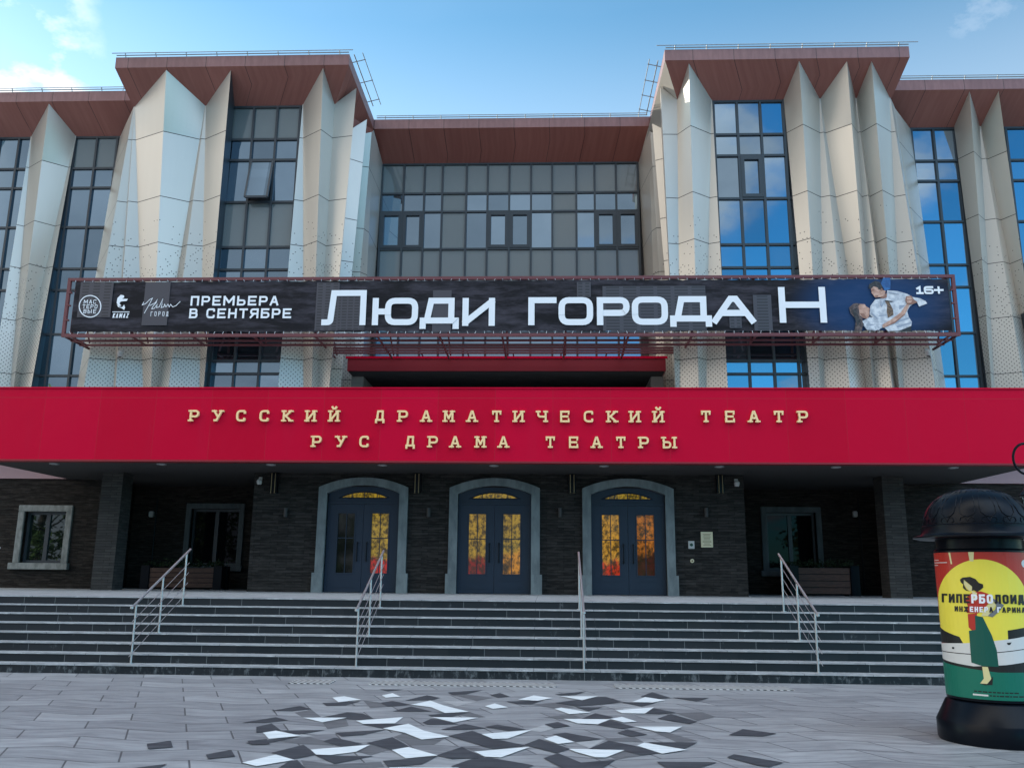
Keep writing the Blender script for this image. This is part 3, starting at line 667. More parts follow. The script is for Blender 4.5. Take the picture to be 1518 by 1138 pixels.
pier(YT, dark=(0,), folds=[('v', (1160.5, 149), (1196, -.08)), ('v', (1162, 149), (1200.5, .30)), ('a', (1184.5, 90.5), (1216, .34)), ('v', (1215, 149), (1222, .10)), ('v', (1215.8, 149), (1260, .40)), ('v', (1216.5, 149), (1284, .08)), ('a', (1255.5, 91), (1294, .34)),
          ('v', (1268.4, 148), (1297, .12)), ('v', (1269.2, 148), (1322.6, .40)), ('v', (1270, 148), (1328, .14)), ('a', (1291.8, 91), (1333, .34)), ('v', (1319, 146), (1339.5, .10)), ('v', (1320, 146), (1387, .42)), (15.1, (1325, 156), (1389, (9.0,))), (15.02, (1327, 161), (1393, (9.1,))), (14.99, (1349.5, 191), (1402, (9.6,)))], left_return=False, right_return=False)
pier(YW, [('v', (1414.6, 190), (1463.6, .20)), ('a', (1437, 133.5), (1470, .36)), ('v', (1452.6, 188), (1474.5, .10)), ('v', (1453.4, 188), (1519, .42)), ('v', (1454.2, 188), (1536, .10)), ('a', (1480, 132.7), (1542, .40))])
pier(YW, [('v', (1560, 190), (1620, .20)), ('a', (1585, 133.5), (1630, .36)), ('v', (1600, 188), (1640, .10)), ('v', (1601, 188), (1690, .42))])

# curtain-wall windows
ROWS = [15.0, 13.97, 13.32, 12.02, 10.66, 9.99, 8.62, 7.36, 7.0, 6.25]
def curtain(Yg, xs, rows, span, ops=(), spcells=(), vis0=True, name='curtain_window'):
    fr = MB(); gl = MB(); sp = MB(); t = .032
    for x in xs: fr.box(x-t, x+t, Yg-.05, Yg+.06, rows[-1], rows[0])
    for z in rows: fr.box(xs[0], xs[-1], Yg-.042, Yg+.05, z-t, z+t)
    for (c, r_) in ops:
        x0, x1, z1, z0 = xs[c], xs[c+1], rows[r_], rows[r_+1]
        for q in ((x0+t, x0+.13, z0+t, z1-t), (x1-.13, x1-t, z0+t, z1-t)): fr.box(q[0], q[1], Yg-.062, Yg+.01, q[2], q[3])
        fr.box(x0+.13, x1-.13, Yg-.061, Yg+.01, z0+t, z0+.13); fr.box(x0+.13, x1-.13, Yg-.061, Yg+.01, z1-.13, z1-t)
    for i in range(len(xs)-1):
        for k in range(len(rows)-1):
            dst = sp if (rows[k] in span or (i, k) in spcells) else gl
            tx, tz = random.uniform(-.006, .006), random.uniform(-.006, .006)
            x0, x1, z1, z0 = xs[i]+t*.9, xs[i+1]-t*.9, rows[k]-t*.9, rows[k+1]+t*.9; xm, zm = (x0+x1)/2, (z0+z1)/2
            dst.face([(x, Yg+.012+(x-xm)*tx+(z-zm)*tz, z) for x, z in ((x0, z0), (x1, z0), (x1, z1), (x0, z1))], None, [(random.random(),)*1+(random.random(),)]*4)
    o = fr.build(name, 'frame_dark', TH)
    if gl.f: gl.build('glazing', 'coated_glass', o)
    if sp.f: sp.build('spandrel_panels', 'spandrel_glass', o)
    return o
SP = (15.0, 12.02)
wl = curtain(YT, [-9.9, -9.21, -8.55, -7.86, -7.19, -6.5], ROWS, SP, spcells=[])
curtain(YT, [4.1, 4.76, 5.42, 6.08, 6.73, 7.4], ROWS, (), spcells=[], ops=[(2, 2)])
cxs = [xat(p, 243.5, YC) for p in (567.7, 600, 630.5, 657, 692.5, 723.6, 755.5, 787.5, 818.6, 854, 881, 912.7, 945)]
curtain(YC, cxs, [15.0, 13.96, 13.31, 12.02, 10.66, 9.2, 8.75, 8.35, 7.7], (15.0, 12.02), ops=[(0, 2), (1, 2), (5, 2), (6, 2), (10, 2), (11, 2)], spcells=[(3, 1), (3, 2), (8, 1), (8, 2)])
RW = [15.0, 13.95, 13.3, 12.0, 10.66, 9.98, 8.6, 7.33, 6.25]
curtain(YW, [-19.2, -18.6, -17.95, -17.25, -16.6, -15.95], RW, ())
curtain(YW, [-15.94, -15.45, -14.79, -14.1, -13.45, -12.8, -12.16], RW, (15.0,))
curtain(YW, [9.79, 10.35, 11.01, 11.66, 12.31, 12.96, 13.4], RW, ())
curtain(YW, [13.41, 13.81, 14.5, 15.15, 15.8, 16.5], RW, ())
# tilted-open sash in the left tower window
x0, x1, z1, z0 = -8.52, -7.89, 13.29, 12.05; o_ = .30
s_ = MB(); P = [Vector((x0, YT-.02, z1)), Vector((x1, YT-.02, z1)), Vector((x1, YT-.02-o_, z0)), Vector((x0, YT-.02-o_, z0))]
for a, c in zip(P, P[1:]+P[:1]): s_.tube(a, c, .042, 'frame_dark', 4)
e = MB(); e.box(x0, x1, YT-.002, YT+.010, z0, z1); e.build('open_gap', 'interior_dark', wl)
o = s_.build('open_sash', None, wl)
gq = MB(); gq.face([P[3], P[2], P[1], P[0]]); gq.build('sash_glass', 'coated_glass', wl)
# parts of the recess below the second-floor windows
b = MB(); b.box(-6.0, 3.6, 11.7, 12.0, 6.2, 7.7); b.build('recess_wall', 'interior_dark', TH)
c = MB(); xa, xb = xat(515, 540, 9), xat(987, 540, 9)
c.box(xa, xb, 9.0, 11.69, 7.32, 7.70, 'crimson_dark'); c.box(xa+.04, xb-.04, 9.04, 11.68, 7.295, 7.319, 'interior_dark'); c.box(xa-.05, xb+.05, 8.97, 9.02, 7.68, 7.74, 'crimson_panel'); c.build('balcony_canopy', None, TH)
for q in ((xa, xa+.35), (xb-.35, xb)):
    b = MB(); b.box(q[0], q[1], 9.6, 11.69, 6.3, 7.315); b.build('balcony_pier', 'side_panel', TH)

# canopy
YF, ZF0, ZF1, CX0, CX1 = 6.6, 4.405, 6.29, -14.45, 11.95
c = MB()
c.box(CX0, CX1, YF, YF+.25, ZF0+.045, ZF1, 'crimson_panel')
c.box(CX0-.01, CX1+.01, YF-.03, YF+.24, ZF0, ZF0+.0445, 'crimson_dark'); c.box(CX0-.02, CX1+.02, YF-.025, YF+.3, ZF1+.001, ZF1+.035, 'crimson_panel')
c.box(CX0, CX1, YF+.251, 11.04, ZF0+.01, ZF0+.35, 'soffit_sheet'); c.box(CX0, CX1, YF+.301, 9.7, 6.12, 6.2, 'roof_membrane')
CAN = c.build('canopy', None, TH)
def canopy_line(s, xs, yt, yb):
    xc = 759
    for ch, px in zip(s, xs):
        z1 = zat(xc, yt, YF-.06); z0 = zat(xc, yb, YF-.06); h = z1-z0
        x = xat(px, (yt+yb)/2, YF-.06); wd = h*(1.0 if ch not in 'МЫД' else 1.12); wd = h*(1.35 if ch == 'Ы' else 1.0)
        mb = MB()
        k = 0
        for st in glyph(ch, x+.14*h, z0, wd*.80, h, h*.165, .34, .15):
            for q in st: mb.prism([(p.x, p.y) for p in q], YF-.075-.0004*k, YF-.012+.0002*k); k += 1
        mb.build('letter', 'gold', CAN)
canopy_line('РУССКИЙ', (279, 313.5, 348, 382.5, 417, 451.5, 486), 608.5, 625.5)
canopy_line('ДРАМАТИЧЕСКИЙ', (554, 588.5, 622.5, 656, 690.5, 727, 759.5, 794, 828, 863, 898, 931.5, 966.5), 608.5, 625.5)
canopy_line('ТЕАТР', (1037, 1072.5, 1108, 1145, 1181), 608.0, 625)
canopy_line('РУС', (460.5, 496, 530.5), 646.5, 663.5)
canopy_line('ДРАМА', (599, 633, 665.5, 703, 737), 646.5, 663.5)
canopy_line('ТЕАТРЫ', (806.5, 841, 875, 911, 945.5, 980), 646.5, 663.5)

# ground floor
YD, YB, YBB = 9.0, 11.05, 13.0
DXS = (-5.03, -1.42, 2.20)
bx0, bx1 = xat(372, 790, YD), xat(1106, 800, YD)
ZP = 1.2
b = MB(); edges = [bx0] + [v for x in DXS for v in (x-1.0, x+1.0)] + [bx1]
for i in range(0, len(edges), 2): b.box(edges[i], edges[i+1], YD, YD+.5, ZP, ZF0+.012)
for x in DXS: b.box(x-1.0, x+1.0, YD+.002, YD+.5, 4.05, ZF0+.012)
b.box(bx0, bx0+.3, YD+.5, YBB, ZP, ZF0+.011); b.box(bx1-.3, bx1, YD+.5, YBB, ZP, ZF0+.011)
b.build('brick_wall', 'clinker', TH)
wlx = [(17+ (29-17)*.5)]
def wall_with_holes(x0, x1, y, z0, z1, holes, m, name='brick_wall', dep=.3):
    b = MB(); xs = x0
    for (a, c, p, q) in sorted(holes):
        b.box(xs, a, y, y+dep, z0, z1); b.box(a, c, y+.001, y+dep, z0, p); b.box(a, c, y+.001, y+dep, q, z1); xs = c
    b.box(xs, x1, y, y+dep, z0, z1); b.build(name, m, TH)
wx0, wx1 = xat(38.5, 757, YB), xat(100, 757, YB); wz0, wz1 = zat(60, 834, YB), zat(60, 758, YB)
rx0, rx1 = xat(285, 755, YBB), xat(356, 755, YBB); rz0, rz1 = zat(320, 838, YBB), zat(320, 754, YBB)
qx0, qx1 = xat(1135, 760, YBB), xat(1208, 760, YBB)
wex0, wex1 = xat(150, 785, YB), xat(1337, 785, YB)          # ends of the wing walls, behind the pilasters
wall_with_holes(-40, wex0, YB, ZP, ZF0, [(wx0, wx1, wz0, wz1)], 'clinker_brown')
wall_with_holes(wex1, 38, YB, ZP, ZF0, [(-2.4-wx1, -2.4-wx0, wz0, wz1)], 'clinker_brown')
wall_with_holes(wex0, bx0, YBB, ZP, ZF0+.011, [(rx0, rx1, rz0, rz1)], 'clinker_brown')
wall_with_holes(bx1, wex1, YBB, ZP, ZF0+.011, [(qx0, qx1, rz0, rz1)], 'clinker_brown')
for x in (wex0-.3, wex1):
    b = MB(); b.box(x, x+.3, YB+.3, YBB, ZP, ZF0+.009); b.build('brick_wall', 'clinker_brown', TH)
b = MB(); b.box(wex0-.29, bx0+.3, 11.041, 13.4, ZF0+.012, ZF0+.35); b.build('porch_ceiling', 'soffit_sheet', TH); b = MB(); b.box(bx1-.3, wex1+.29, 11.041, 13.4, ZF0+.012, ZF0+.35); b.build('porch_ceiling', 'soffit_sheet', TH)
for q in ((-40, CX0-.02), (CX1+.02, 38)):
    b = MB(); b.box(q[0], q[1], YB-.05, YB+.3, ZF0+.03, 6.2); b.build('wall_band', 'pink_panel', TH)
def stone_window(x0, x1, z0, z1, m, fw=.2, gm='dark_glass', yw=YB):
    f = MB(); YB = yw; y0, y1 = YB-.07, YB+.06
    f.box(x0-fw, x0, y0, y1, z0, z1); f.box(x1, x1+fw, y0, y1, z0, z1); f.box(x0-fw, x1+fw, y0-.005, y1, z1+.0005, z1+fw)
    f.box(x0-fw-.08, x1+fw+.06, y0-.08, y1, z0-fw, z0-.0005)
    o = f.build('window_surround', m, TH, bevel=.012)
    g = MB(); g.box(x0, x1, YB+.2, YB+.21, z0, z1); g.build('window_glass', gm, o)
    s = MB(); xm = (x0+x1)/2
    for q in ((x0, x0+.07), (xm-.06, xm+.06), (x1-.07, x1)): s.box(q[0], q[1], YB+.15, YB+.199, z0, z1)
    s.box(x0+.071, xm-.061, YB+.152, YB+.199, z1-.08, z1); s.box(xm+.061, x1-.071, YB+.152, YB+.199, z1-.08, z1)
    s.box(x0+.071, xm-.061, YB+.152, YB+.199, z0, z0+.08); s.box(xm+.061, x1-.071, YB+.152, YB+.199, z0, z0+.08)
    s.build('window_frame', 'frame_dark', o)
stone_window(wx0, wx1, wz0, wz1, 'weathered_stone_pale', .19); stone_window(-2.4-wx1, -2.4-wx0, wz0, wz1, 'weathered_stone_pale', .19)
stone_window(rx0, rx1, rz0, rz1, 'porch_stone_shaded', .17, 'shaded_glass', YBB); stone_window(qx0, qx1, rz0, rz1, 'porch_stone_shaded', .17, 'shaded_glass', YBB)
for p0, p1 in ((143.5, 174.5), (1313, 1345)):
    b = MB(); b.box(xat(p0, 785, YD), xat(p1, 785, YD), YD, YD+.62, ZP, ZF0+.011); b.build('pilaster', 'clinker_lit', TH)

# doors
def arc(cx, hw, zs, rise, n=14):
    r = (hw*hw+rise*rise)/(2*rise); cz = zs+rise-r; a = math.asin(hw/r)
    return [(cx+r*math.sin(-a+2*a*k/n), cz+r*math.cos(-a+2*a*k/n)) for k in range(n+1)]
def door(cx, panes):
    s = MB(); y0, y1 = YD-.10, YD+.12
    zi, zo = 3.86, 4.02
    for sg in (-1, 1):
        xi, xo = cx+sg*1.0, cx+sg*1.235
        s.box(min(xi, xo), max(xi, xo), y0, y1, 1.72, zi); xo2 = cx+sg*1.295
        s.box(min(xi, xo2), max(xi, xo2), y0-.04, y1, ZP, 1.719)
    ai = arc(cx, 1.0, zi, .22); ao = arc(cx, 1.235, zo, .27)
    s.face([(cx-1.235, y0, zi), (cx-1.0, y0, zi), (cx-1.235, y0, zo)]); s.face([(cx+1.0, y0, zi), (cx+1.235, y0, zi), (cx+1.235, y0, zo)])
    s.face([(cx-1.235, y1, zi), (cx-1.235, y0, zi), (cx-1.235, y0, zo), (cx-1.235, y1, zo)]); s.face([(cx+1.235, y0, zi), (cx+1.235, y1, zi), (cx+1.235, y1, zo), (cx+1.235, y0, zo)])
    for a, c, d, e in zip(ai, ai[1:], ao, ao[1:]):
        s.face([(a[0], y0, a[1]), (c[0], y0, c[1]), (e[0], y0, e[1]), (d[0], y0, d[1])]); s.face([(a[0], y0, a[1]), (a[0], y1, a[1]), (c[0], y1, c[1]), (c[0], y0, c[1])])
        s.face([(d[0], y0, d[1]), (e[0], y0, e[1]), (e[0], y1, e[1]), (d[0], y1, d[1])])
    s.build('door_surround', 'weathered_stone', TH)
    yd = YD+.10
    f = MB()                                   # frame with arched head around the transom light
    tr = arc(cx, .70, 3.74, .17, 10)
    head = [(cx-.999, 3.60), (cx+.999, 3.60)] + arc(cx, .999, zi, .215)[::-1]
    # head built as strips round the transom opening
    hi = arc(cx, .999, zi, .215, 10)
    for (a, c, d, e) in zip(tr, tr[1:], hi, hi[1:]): f.face([(a[0], yd, a[1]), (c[0], yd, c[1]), (e[0], yd, e[1]), (d[0], yd, d[1])])
    f.face([(cx-.999, yd, 3.60), (cx+.999, yd, 3.60), (cx+.70, yd, 3.74), (cx-.70, yd, 3.74)])
    f.face([(cx-.999, yd, 3.60), (cx-.70, yd, 3.74), (cx-.999, yd, zi)]); f.face([(cx+.999, yd, 3.60), (cx+.999, yd, zi), (cx+.70, yd, 3.74)])
    f.box(cx-.999, cx+.999, yd-.03, yd+.02, 3.575, 3.635); f.box(cx-.999, cx-.93, yd-.015, yd+.05, ZP, 3.574); f.box(cx+.93, cx+.999, yd-.015, yd+.05, ZP, 3.574)
    for a, c in zip(tr, tr[1:]): f.tube((a[0], yd-.002, a[1]), (c[0], yd-.002, c[1]), .018, None, 5)
    f.tube((cx-.70, yd-.002, 3.74), (cx+.70, yd-.002, 3.74), .018, None, 5)
    for k in (-.35, 0, .35): f.box(cx+k-.012, cx+k+.012, yd+.004, yd+.02, 3.74, 3.90-.08*abs(k))
    D = f.build('entrance_door', 'door_paint', TH)
    t = MB(); t.face([(cx-.70, yd+.03, 3.74), (cx+.70, yd+.03, 3.74)] + [(x, yd+.03, z) for x, z in tr[::-1][1:-1]]); t.build('transom_pane', 'lit_pane_amber', D)
    for k, sg in enumerate((-1, 1)):
        x0, x1 = (cx-.929, cx-.004) if sg < 0 else (cx+.004, cx+.929); y = yd-.005
        gx0, gx1 = x0+.23, x1-.235; 
        if sg > 0: gx0, gx1 = x0+.235, x1-.23
        l = MB(); zt, g0, g1 = 3.572, 1.72, 3.32
        l.box(x0, gx0, y, y+.06, ZP+.012, zt); l.box(gx1, x1, y, y+.06, ZP+.012, zt); l.box(gx0, gx1, y+.001, y+.06, ZP+.012, g0); l.box(gx0, gx1, y+.001, y+.06, g1, zt)
        for q in ((gx0-.03, gx0, g0-.03, g1+.03), (gx1, gx1+.03, g0-.03, g1+.03)): l.box(q[0], q[1], y-.014, y-.001, q[2], q[3])
        l.box(gx0, gx1, y-.013, y+.0, g0-.03, g0); l.box(gx0, gx1, y-.013, y+.0, g1, g1+.03)
        l.box(gx0-.05, gx1+.05, y-.012, y, 1.33, 1.352); l.box(gx0-.05, gx1+.05, y-.012, y, 1.55, 1.572)
        xm = (gx0+gx1)/2; l.box(xm-.011, xm+.011, y+.012, y+.03, g0, g1); l.box(gx0, gx1, y+.013, y+.03, 2.64, 2.665)
        l.build('door_leaf', 'door_paint', D)
        p = MB(); p.box(gx0, gx1, y+.035, y+.04, g0, g1); p.build('door_pane', panes[k], D)
        hx = cx+sg*.13; h = MB(); h.path([(hx, y-.055, 2.02), (hx, y-.055, 2.55)], .014, None, 8); h.tube((hx, y, 2.06), (hx, y-.055, 2.06), .02); h.tube((hx, y, 2.51), (hx, y-.055, 2.51), .02)
        h.build('handle', 'black_metal', D)
    l = MB(); l.lathe([(0, 0), (.022, 0), (.022, .02), (0, .02)], 0, 0, None, 12)
door(DXS[0], ('dim_pane', 'lit_pane_olive')); door(DXS[1], ('lit_pane_wine', 'lit_pane_orange')); door(DXS[2], ('lit_pane_bright', 'lit_pane_ember'))

# ------------------------------------------------------------------ wall fittings
def W(px, py, Y=YD): return at(px, py, Y)
LN = ('between the porch camera and the left entrance door', 'between the left and middle entrance doors', 'between the middle and right entrance doors', 'right of the right-hand entrance door')
for i, px in enumerate((407, 619, 848, 1067)):
    p = W(px, 732); q = W(px, 699); e = empty('wall_lamp', (p.x, YD, p.z), 'tall black lantern with brass strips, high %s' % LN[i], 'wall lamp', 'tall lamps on the entrance wall')
    z0, z1 = p.z, min(q.z, ZF0-.02); b = MB(); b.box(p.x-.10, p.x+.10, YD-.17, YD-.001, z0+.02, z1); b.build('lamp_body', 'black_metal', e, bevel=.01)
    for d in (-.05, .05):
        t = MB(); t.tube((p.x+d, YD-.19, z0), (p.x+d, YD-.19, z1), .012, None, 10); t.build('strip', 'brass', e)
for i, px in enumerate((425, 636, 830, 1046)):
    p = W(px, 759.5); z0, z1 = p.z-.12, p.z+.12
    e = empty('wall_sconce', (p.x, YD, p.z), 'small dark cylinder sconce at head height %s' % LN[i].replace('between the porch camera and', 'left of').replace('right of the right-hand entrance door', 'between the right entrance door and the brass plaque'), 'wall lamp', 'small sconces on the entrance wall')
    b = MB(); b.tube((p.x, YD-.10, z0), (p.x, YD-.10, z1), .05, None, 16); b.build('shade', 'soffit_sheet', e, smooth=True)
    b = MB(); b.box(p.x-.02, p.x+.02, YD-.06, YD-.001, p.z-.03, p.z+.03); b.build('bracket', 'black_metal', e)
def camera_thing(px, py, Y, label):
    p = at(px, py, Y); e = empty('security_camera', (p.x, Y, p.z), label, 'security camera')
    b = MB(); b.box(p.x-.05, p.x+.05, Y-.05, Y-.001, p.z+.03, p.z+.13); b.build('bracket', 'white_plastic', e, bevel=.01)
    b = MB(); b.lathe([(0, p.z-.10), (.05, p.z-.085), (.075, p.z-.03), (.075, p.z+.03), (.05, p.z+.06), (0, p.z+.065)], p.x, Y-.11, None, 20); b.build('dome', 'white_plastic', e, smooth=True)
    b = MB(); b.lathe([(0, p.z-.115), (.03, p.z-.105), (.045, p.z-.088), (.0, p.z-.08)], p.x, Y-.115, None, 16); b.build('lens', 'lens', e, smooth=True)
camera_thing(386.5, 714, YD, 'white dome camera under the porch soffit at the left end of the entrance wall')
camera_thing(1091, 717, YD, 'white dome camera under the porch soffit at the right end of the entrance wall')
camera_thing(181, 525.5, 7.62, 'small dark eyed camera on the pale pier beneath the left end of the banner')
camera_thing(1373, 524, 7.55, 'small dark eyed camera on the pale pier beneath the right end of the banner')
def plate(name, p0, p1, m, label, cat):
    a = W(*p0); c = W(*p1); e = empty(name, ((a.x+c.x)/2, YD, c.z), label, cat)
    b = MB(); b.box(a.x, c.x, YD-.025, YD-.001, c.z, a.z); b.build('panel', m, e, bevel=.005); return e, a.x, c.x, c.z, a.z
e, x0, x1, z0, z1 = plate('plaque', (1038.5, 788), (1057, 811), 'plaque', 'brass plaque with lines of small writing on the brick beside the right door', 'plaque')
b = MB(); random.seed(3)
for k in range(9):
    z = z1-.05-(z1-z0-.08)*k/9.; s = random.uniform(.0, .05); b.box(x0+.04+s, x1-.04-s, YD-.0275, YD-.0255, z-.014, z)
b.build('writing', 'plaque_ink', e)
e, x0, x1, z0, z1 = plate('notice', (1020, 801.5), (1029.5, 813), 'white_plastic', 'small white notice with a dark round mark, left of the brass plaque', 'sign')
b = MB(); b.lathe([(0, 0), (.035, 0)], 0, 0, None, 16)
b = MB(); zc = (z0+z1)/2; b.tube(((x0+x1)/2, YD-.029, zc), ((x0+x1)/2, YD-.0255, zc), .045, None, 16); b.build('mark', 'lens', e)
p = W(1026, 831); e = empty('doorbell', (p.x, YD, p.z), 'round brass call button below the small white notice', 'doorbell')
b = MB(); b.tube((p.x, YD-.03, p.z), (p.x, YD-.001, p.z), .05, None, 20); b.build('housing', 'plaque', e); b = MB(); b.tube((p.x, YD-.036, p.z), (p.x, YD-.0305, p.z), .025, None, 16); b.build('button', 'brass', e)
for px, lb in ((226, 'pale box lamp on a pipe beside the dark left porch window'), (1266, 'pale box lamp on a pipe beside the dark right porch window')):
    YL = YBB; p = at(px, 762, YL); e = empty('porch_lamp', (p.x, YL, p.z), lb, 'wall lamp', 'pale lamps in the porch bays')
    b = MB(); b.box(p.x-.07, p.x+.07, YL-.14, YL-.001, p.z-.09, p.z+.09); b.build('lamp_body', 'white_plastic', e, bevel=.02)
    b = MB(); b.tube((p.x+.14, YL-.04, ZP), (p.x+.14, YL-.04, p.z+.5), .025, None, 8); b.build('pipe', 'black_metal', e)
WH = ('left end of the canopy', 'the left porch bay', 'the left-hand tall lamp', 'the left entrance door', 'the middle entrance door', 'the gap left of the right entrance door', 'the rightmost tall lamp', 'the right porch bay', 'right end of the canopy')
for i, px in enumerate((90, 247, 407, 570, 733, 894, 1063, 1234, 1406)):
    p = atz(px, 689+i*.7, ZF0+.01); e = empty('downlight', (p.x, 7.15, ZF0), 'round recessed downlight in the soffit above %s' % WH[i], 'ceiling light', 'downlights in the canopy soffit')
    b = MB(); b.lathe([(.07, ZF0-.012), (.12, ZF0-.012), (.125, ZF0+.008)], p.x, 7.15, None, 20); b.build('ring', 'galv', e); b = MB(); b.lathe([(0, ZF0-.004), (.07, ZF0-.004), (.07, ZF0-.012)], p.x, 7.15, None, 20); b.build('diffuser', 'white_plastic', e)

# planters with wooden fronts in the porch bays
def planter(px0, px1, lb, lb2):
    Y = 11.4; a = at(px0, 872, Y); c = at(px1, 872, Y); zt = zat((px0+px1)/2, 838, Y); x0, x1 = a.x, c.x
    e = empty('planter', ((x0+x1)/2, Y, ZP), lb, 'planter', 'wooden planters in the porch bays')
    for x in (x0, x1-.26):
        for y in (Y, Y+.46):
            b = MB(); b.box(x, x+.26, y, y+.24, ZP, zt); b.build('post', 'black_metal', e, bevel=.01)
    b = MB(); n = 4; h = (zt-.05-ZP-.06)/n
    for k in range(n): b.box(x0+.27, x1-.27, Y+.03, Y+.07, ZP+.06+k*h, ZP+.06+k*h+h-.018)
    b.build('slat_front', 'planter_wood', e)
    b = MB(); b.box(x0+.02, x1-.02, Y+.08, Y+.62, ZP+.04, zt-.06); b.build('box', 'black_metal', e)
    b = MB(); rnd = random.Random(px0)
    for k in range(420):
        x = rnd.uniform(x0+.05, x1-.05); y = rnd.uniform(Y+.02, Y+.66); z = zt+abs(rnd.gauss(0, .09))-.03
        v = Vector((rnd.uniform(-1, 1), rnd.uniform(-1, 1), rnd.uniform(-.3, 1))).normalized()*.07; t = v.orthogonal().normalized()*.032; o = Vector((x, y, z))
        b.face([o, o+v*.5+t, o+v, o+v*.5-t])
    tag(b.build('plant', 'leaf'), lb2, 'plant', 'plants in the porch planters')
planter(206, 327, 'low wooden slatted planter with black posts in the left porch bay', 'low dark leafy plants in the left porch planter')
planter(1172, 1276, 'low wooden slatted planter with black posts in the right porch bay', 'low dark leafy plants in the right porch planter')

# ------------------------------------------------------------------ handrails on the steps
def handrail(x):
    e = empty('stair_handrail', (x, 0, 0), 'x', 'handrail', 'steel handrails on the entrance steps')
    sl = .15/.33
    def zz(y, h): return .15+sl*(y-.18)+h
    for y, st in ((.18, 1), (1.18, 4), (2.16, 7)):
        p = MB(); p.tube((x, y, .15*st), (x, y, zz(y, .98)), .017, None, 12); p.tube((x, y, .15*st+.0005), (x, y, .15*st+.012), .05, None, 14); p.build('post', 'steel', e, smooth=True)
    h = MB(); h.tube((x, .18-.16, zz(.02, 1.0)), (x, 2.16+.16, zz(2.32, 1.0)), .021, None, 14)
    h.lathe([(0, zz(.02, 1.0)-.03), (.03, zz(.02, 1.0)-.015), (.03, zz(.02, 1.0)+.015), (0, zz(.02, 1.0)+.03)], x, .02, None, 10); h.build('top_rail', 'steel', e, smooth=True)
    for k in range(4):
        q = MB(); hh = .20+.19*k; q.tube((x+.03, .02, zz(.02, hh)), (x+.03, 2.25, zz(2.25, hh)), .006, None, 8); q.build('rod', 'steel', e, smooth=True)
    return e
h0 = handrail(-7.05)
h0['label'] = 'steel stair handrail left of all the doors, in front of the left porch bay'
for x, lb in ((-10.92, 'steel stair handrail cut off by the left edge of the photo'), (-3.2, 'steel stair handrail standing before the left entrance door'), (.62, 'steel stair handrail seen end on between the middle and right doors'), (4.47, 'steel stair handrail before the right porch bay, nearest the advertising column')):
    c = copy_tree(h0, (x+7.05, 0, 0)); c['label'] = lb

# ------------------------------------------------------------------ banner on its steel frame
YBn = 6.6
bl0, bl1 = -12.68, 10.38; bz0, bz1 = 7.70, 9.235
BN = empty('billboard', (-1.15, YBn, bz0), 'long dark theatre banner laced to a maroon steel frame across the facade above the canopy', 'billboard')
f = MB()
for z in (bz0, bz1): f.box(bl0, bl1, YBn-.03, YBn+.05, z-.04, z+.04)
f.box(bl0, bl0+.08, YBn-.029, YBn+.049, bz0+.041, bz1-.041); f.box(bl1-.08, bl1, YBn-.029, YBn+.049, bz0+.041, bz1-.041)
nb = 14
for k in range(nb+1):
    x = bl0+.2+(bl1-bl0-.4)*k/nb
    f.box(x-.03, x+.03, YBn+.06, YBn+.12, bz0-.03, bz1+.03)
    inrec = -6.3 < x < 3.9; ye = 8.9 if inrec else 7.55
    f.tube((x, YBn+.1, bz0), (x, ye, bz0-.02), .03, None, 6); f.tube((x+.05, YBn+.1, bz1-.15), (x+.05, ye, bz0+.05), .024, None, 6); f.tube((x, YBn+.1, bz1), (x, ye+.2, bz1), .026, None, 6)
for y in (7.0, 7.45): f.box(bl0+.02, bl1-.02, y, y+.06, bz0-.05, bz0+.0)
for y, z in ((7.9, bz0-.02), (8.25, bz0), (8.6, bz0+.02)): f.box(-6.15, 3.72, y, y+.05, z, z+.05)
for x in (bl0+.04, bl1-.04):
    for dy, dz in ((1.4, 0), (1.4, .0)): f.tube((x, YBn, bz0), (x, YBn+1.5, bz0), .035, None, 6)
    for z in (bz0+.4, bz0+.8, bz0+1.15): f.box(x-.1 if x > 0 else x-.02, x+.02 if x > 0 else x+.1, YBn-.035, YBn+.03, z, z+.035)
f.build('steel_frame', 'banner_steel', BN)
# the sheet, softly rippled
sx0, sx1, sz0, sz1 = bl0+.22, bl1-.2, bz0+.085, bz1-.065
sh = MB(); NX, NZ = 200, 10
def rip(x, z): 
    ed = min(1, (x-sx0)/1.2, (sx1-x)/1.2); return YBn-.012+.010*math.sin(x*1.9+z*2)*math.sin(z*3.1)+.012*(1-ed)*math.sin(z*22)
rnd = random.Random(5); jag0 = [rnd.uniform(-.012, .022) for _ in range(NX+1)]; jag1 = [rnd.uniform(-.022, .012) for _ in range(NX+1)]
for i in range(NX):
    for k in range(NZ):
        P = []
        for a, c in ((i, k), (i+1, k), (i+1, k+1), (i, k+1)):
            x = sx0+(sx1-sx0)*a/NX; z = sz0+jag0[a]+(sz1+jag1[a]-sz0-jag0[a])*c/NZ; P.append((x, rip(x, z), z))
        sh.face(P)
SH = sh.build('banner_sheet', 'banner_print', BN, smooth=True)
lc = MB()
for i in range(0, NX, 2):
    x = sx0+(sx1-sx0)*i/NX
    lc.tube((x, YBn-.03, sz0+.01), (x+rnd.uniform(-.03, .03), YBn-.04, bz0+.03), .005, None, 4); lc.tube((x, YBn-.03, sz1-.01), (x+rnd.uniform(-.03, .03), YBn-.04, bz1-.03), .005, None, 4)
lc.build('lacing', 'print_white', BN)
YP = YBn-.036
def bpx(px, py, y=YP): return at(px, py, y)
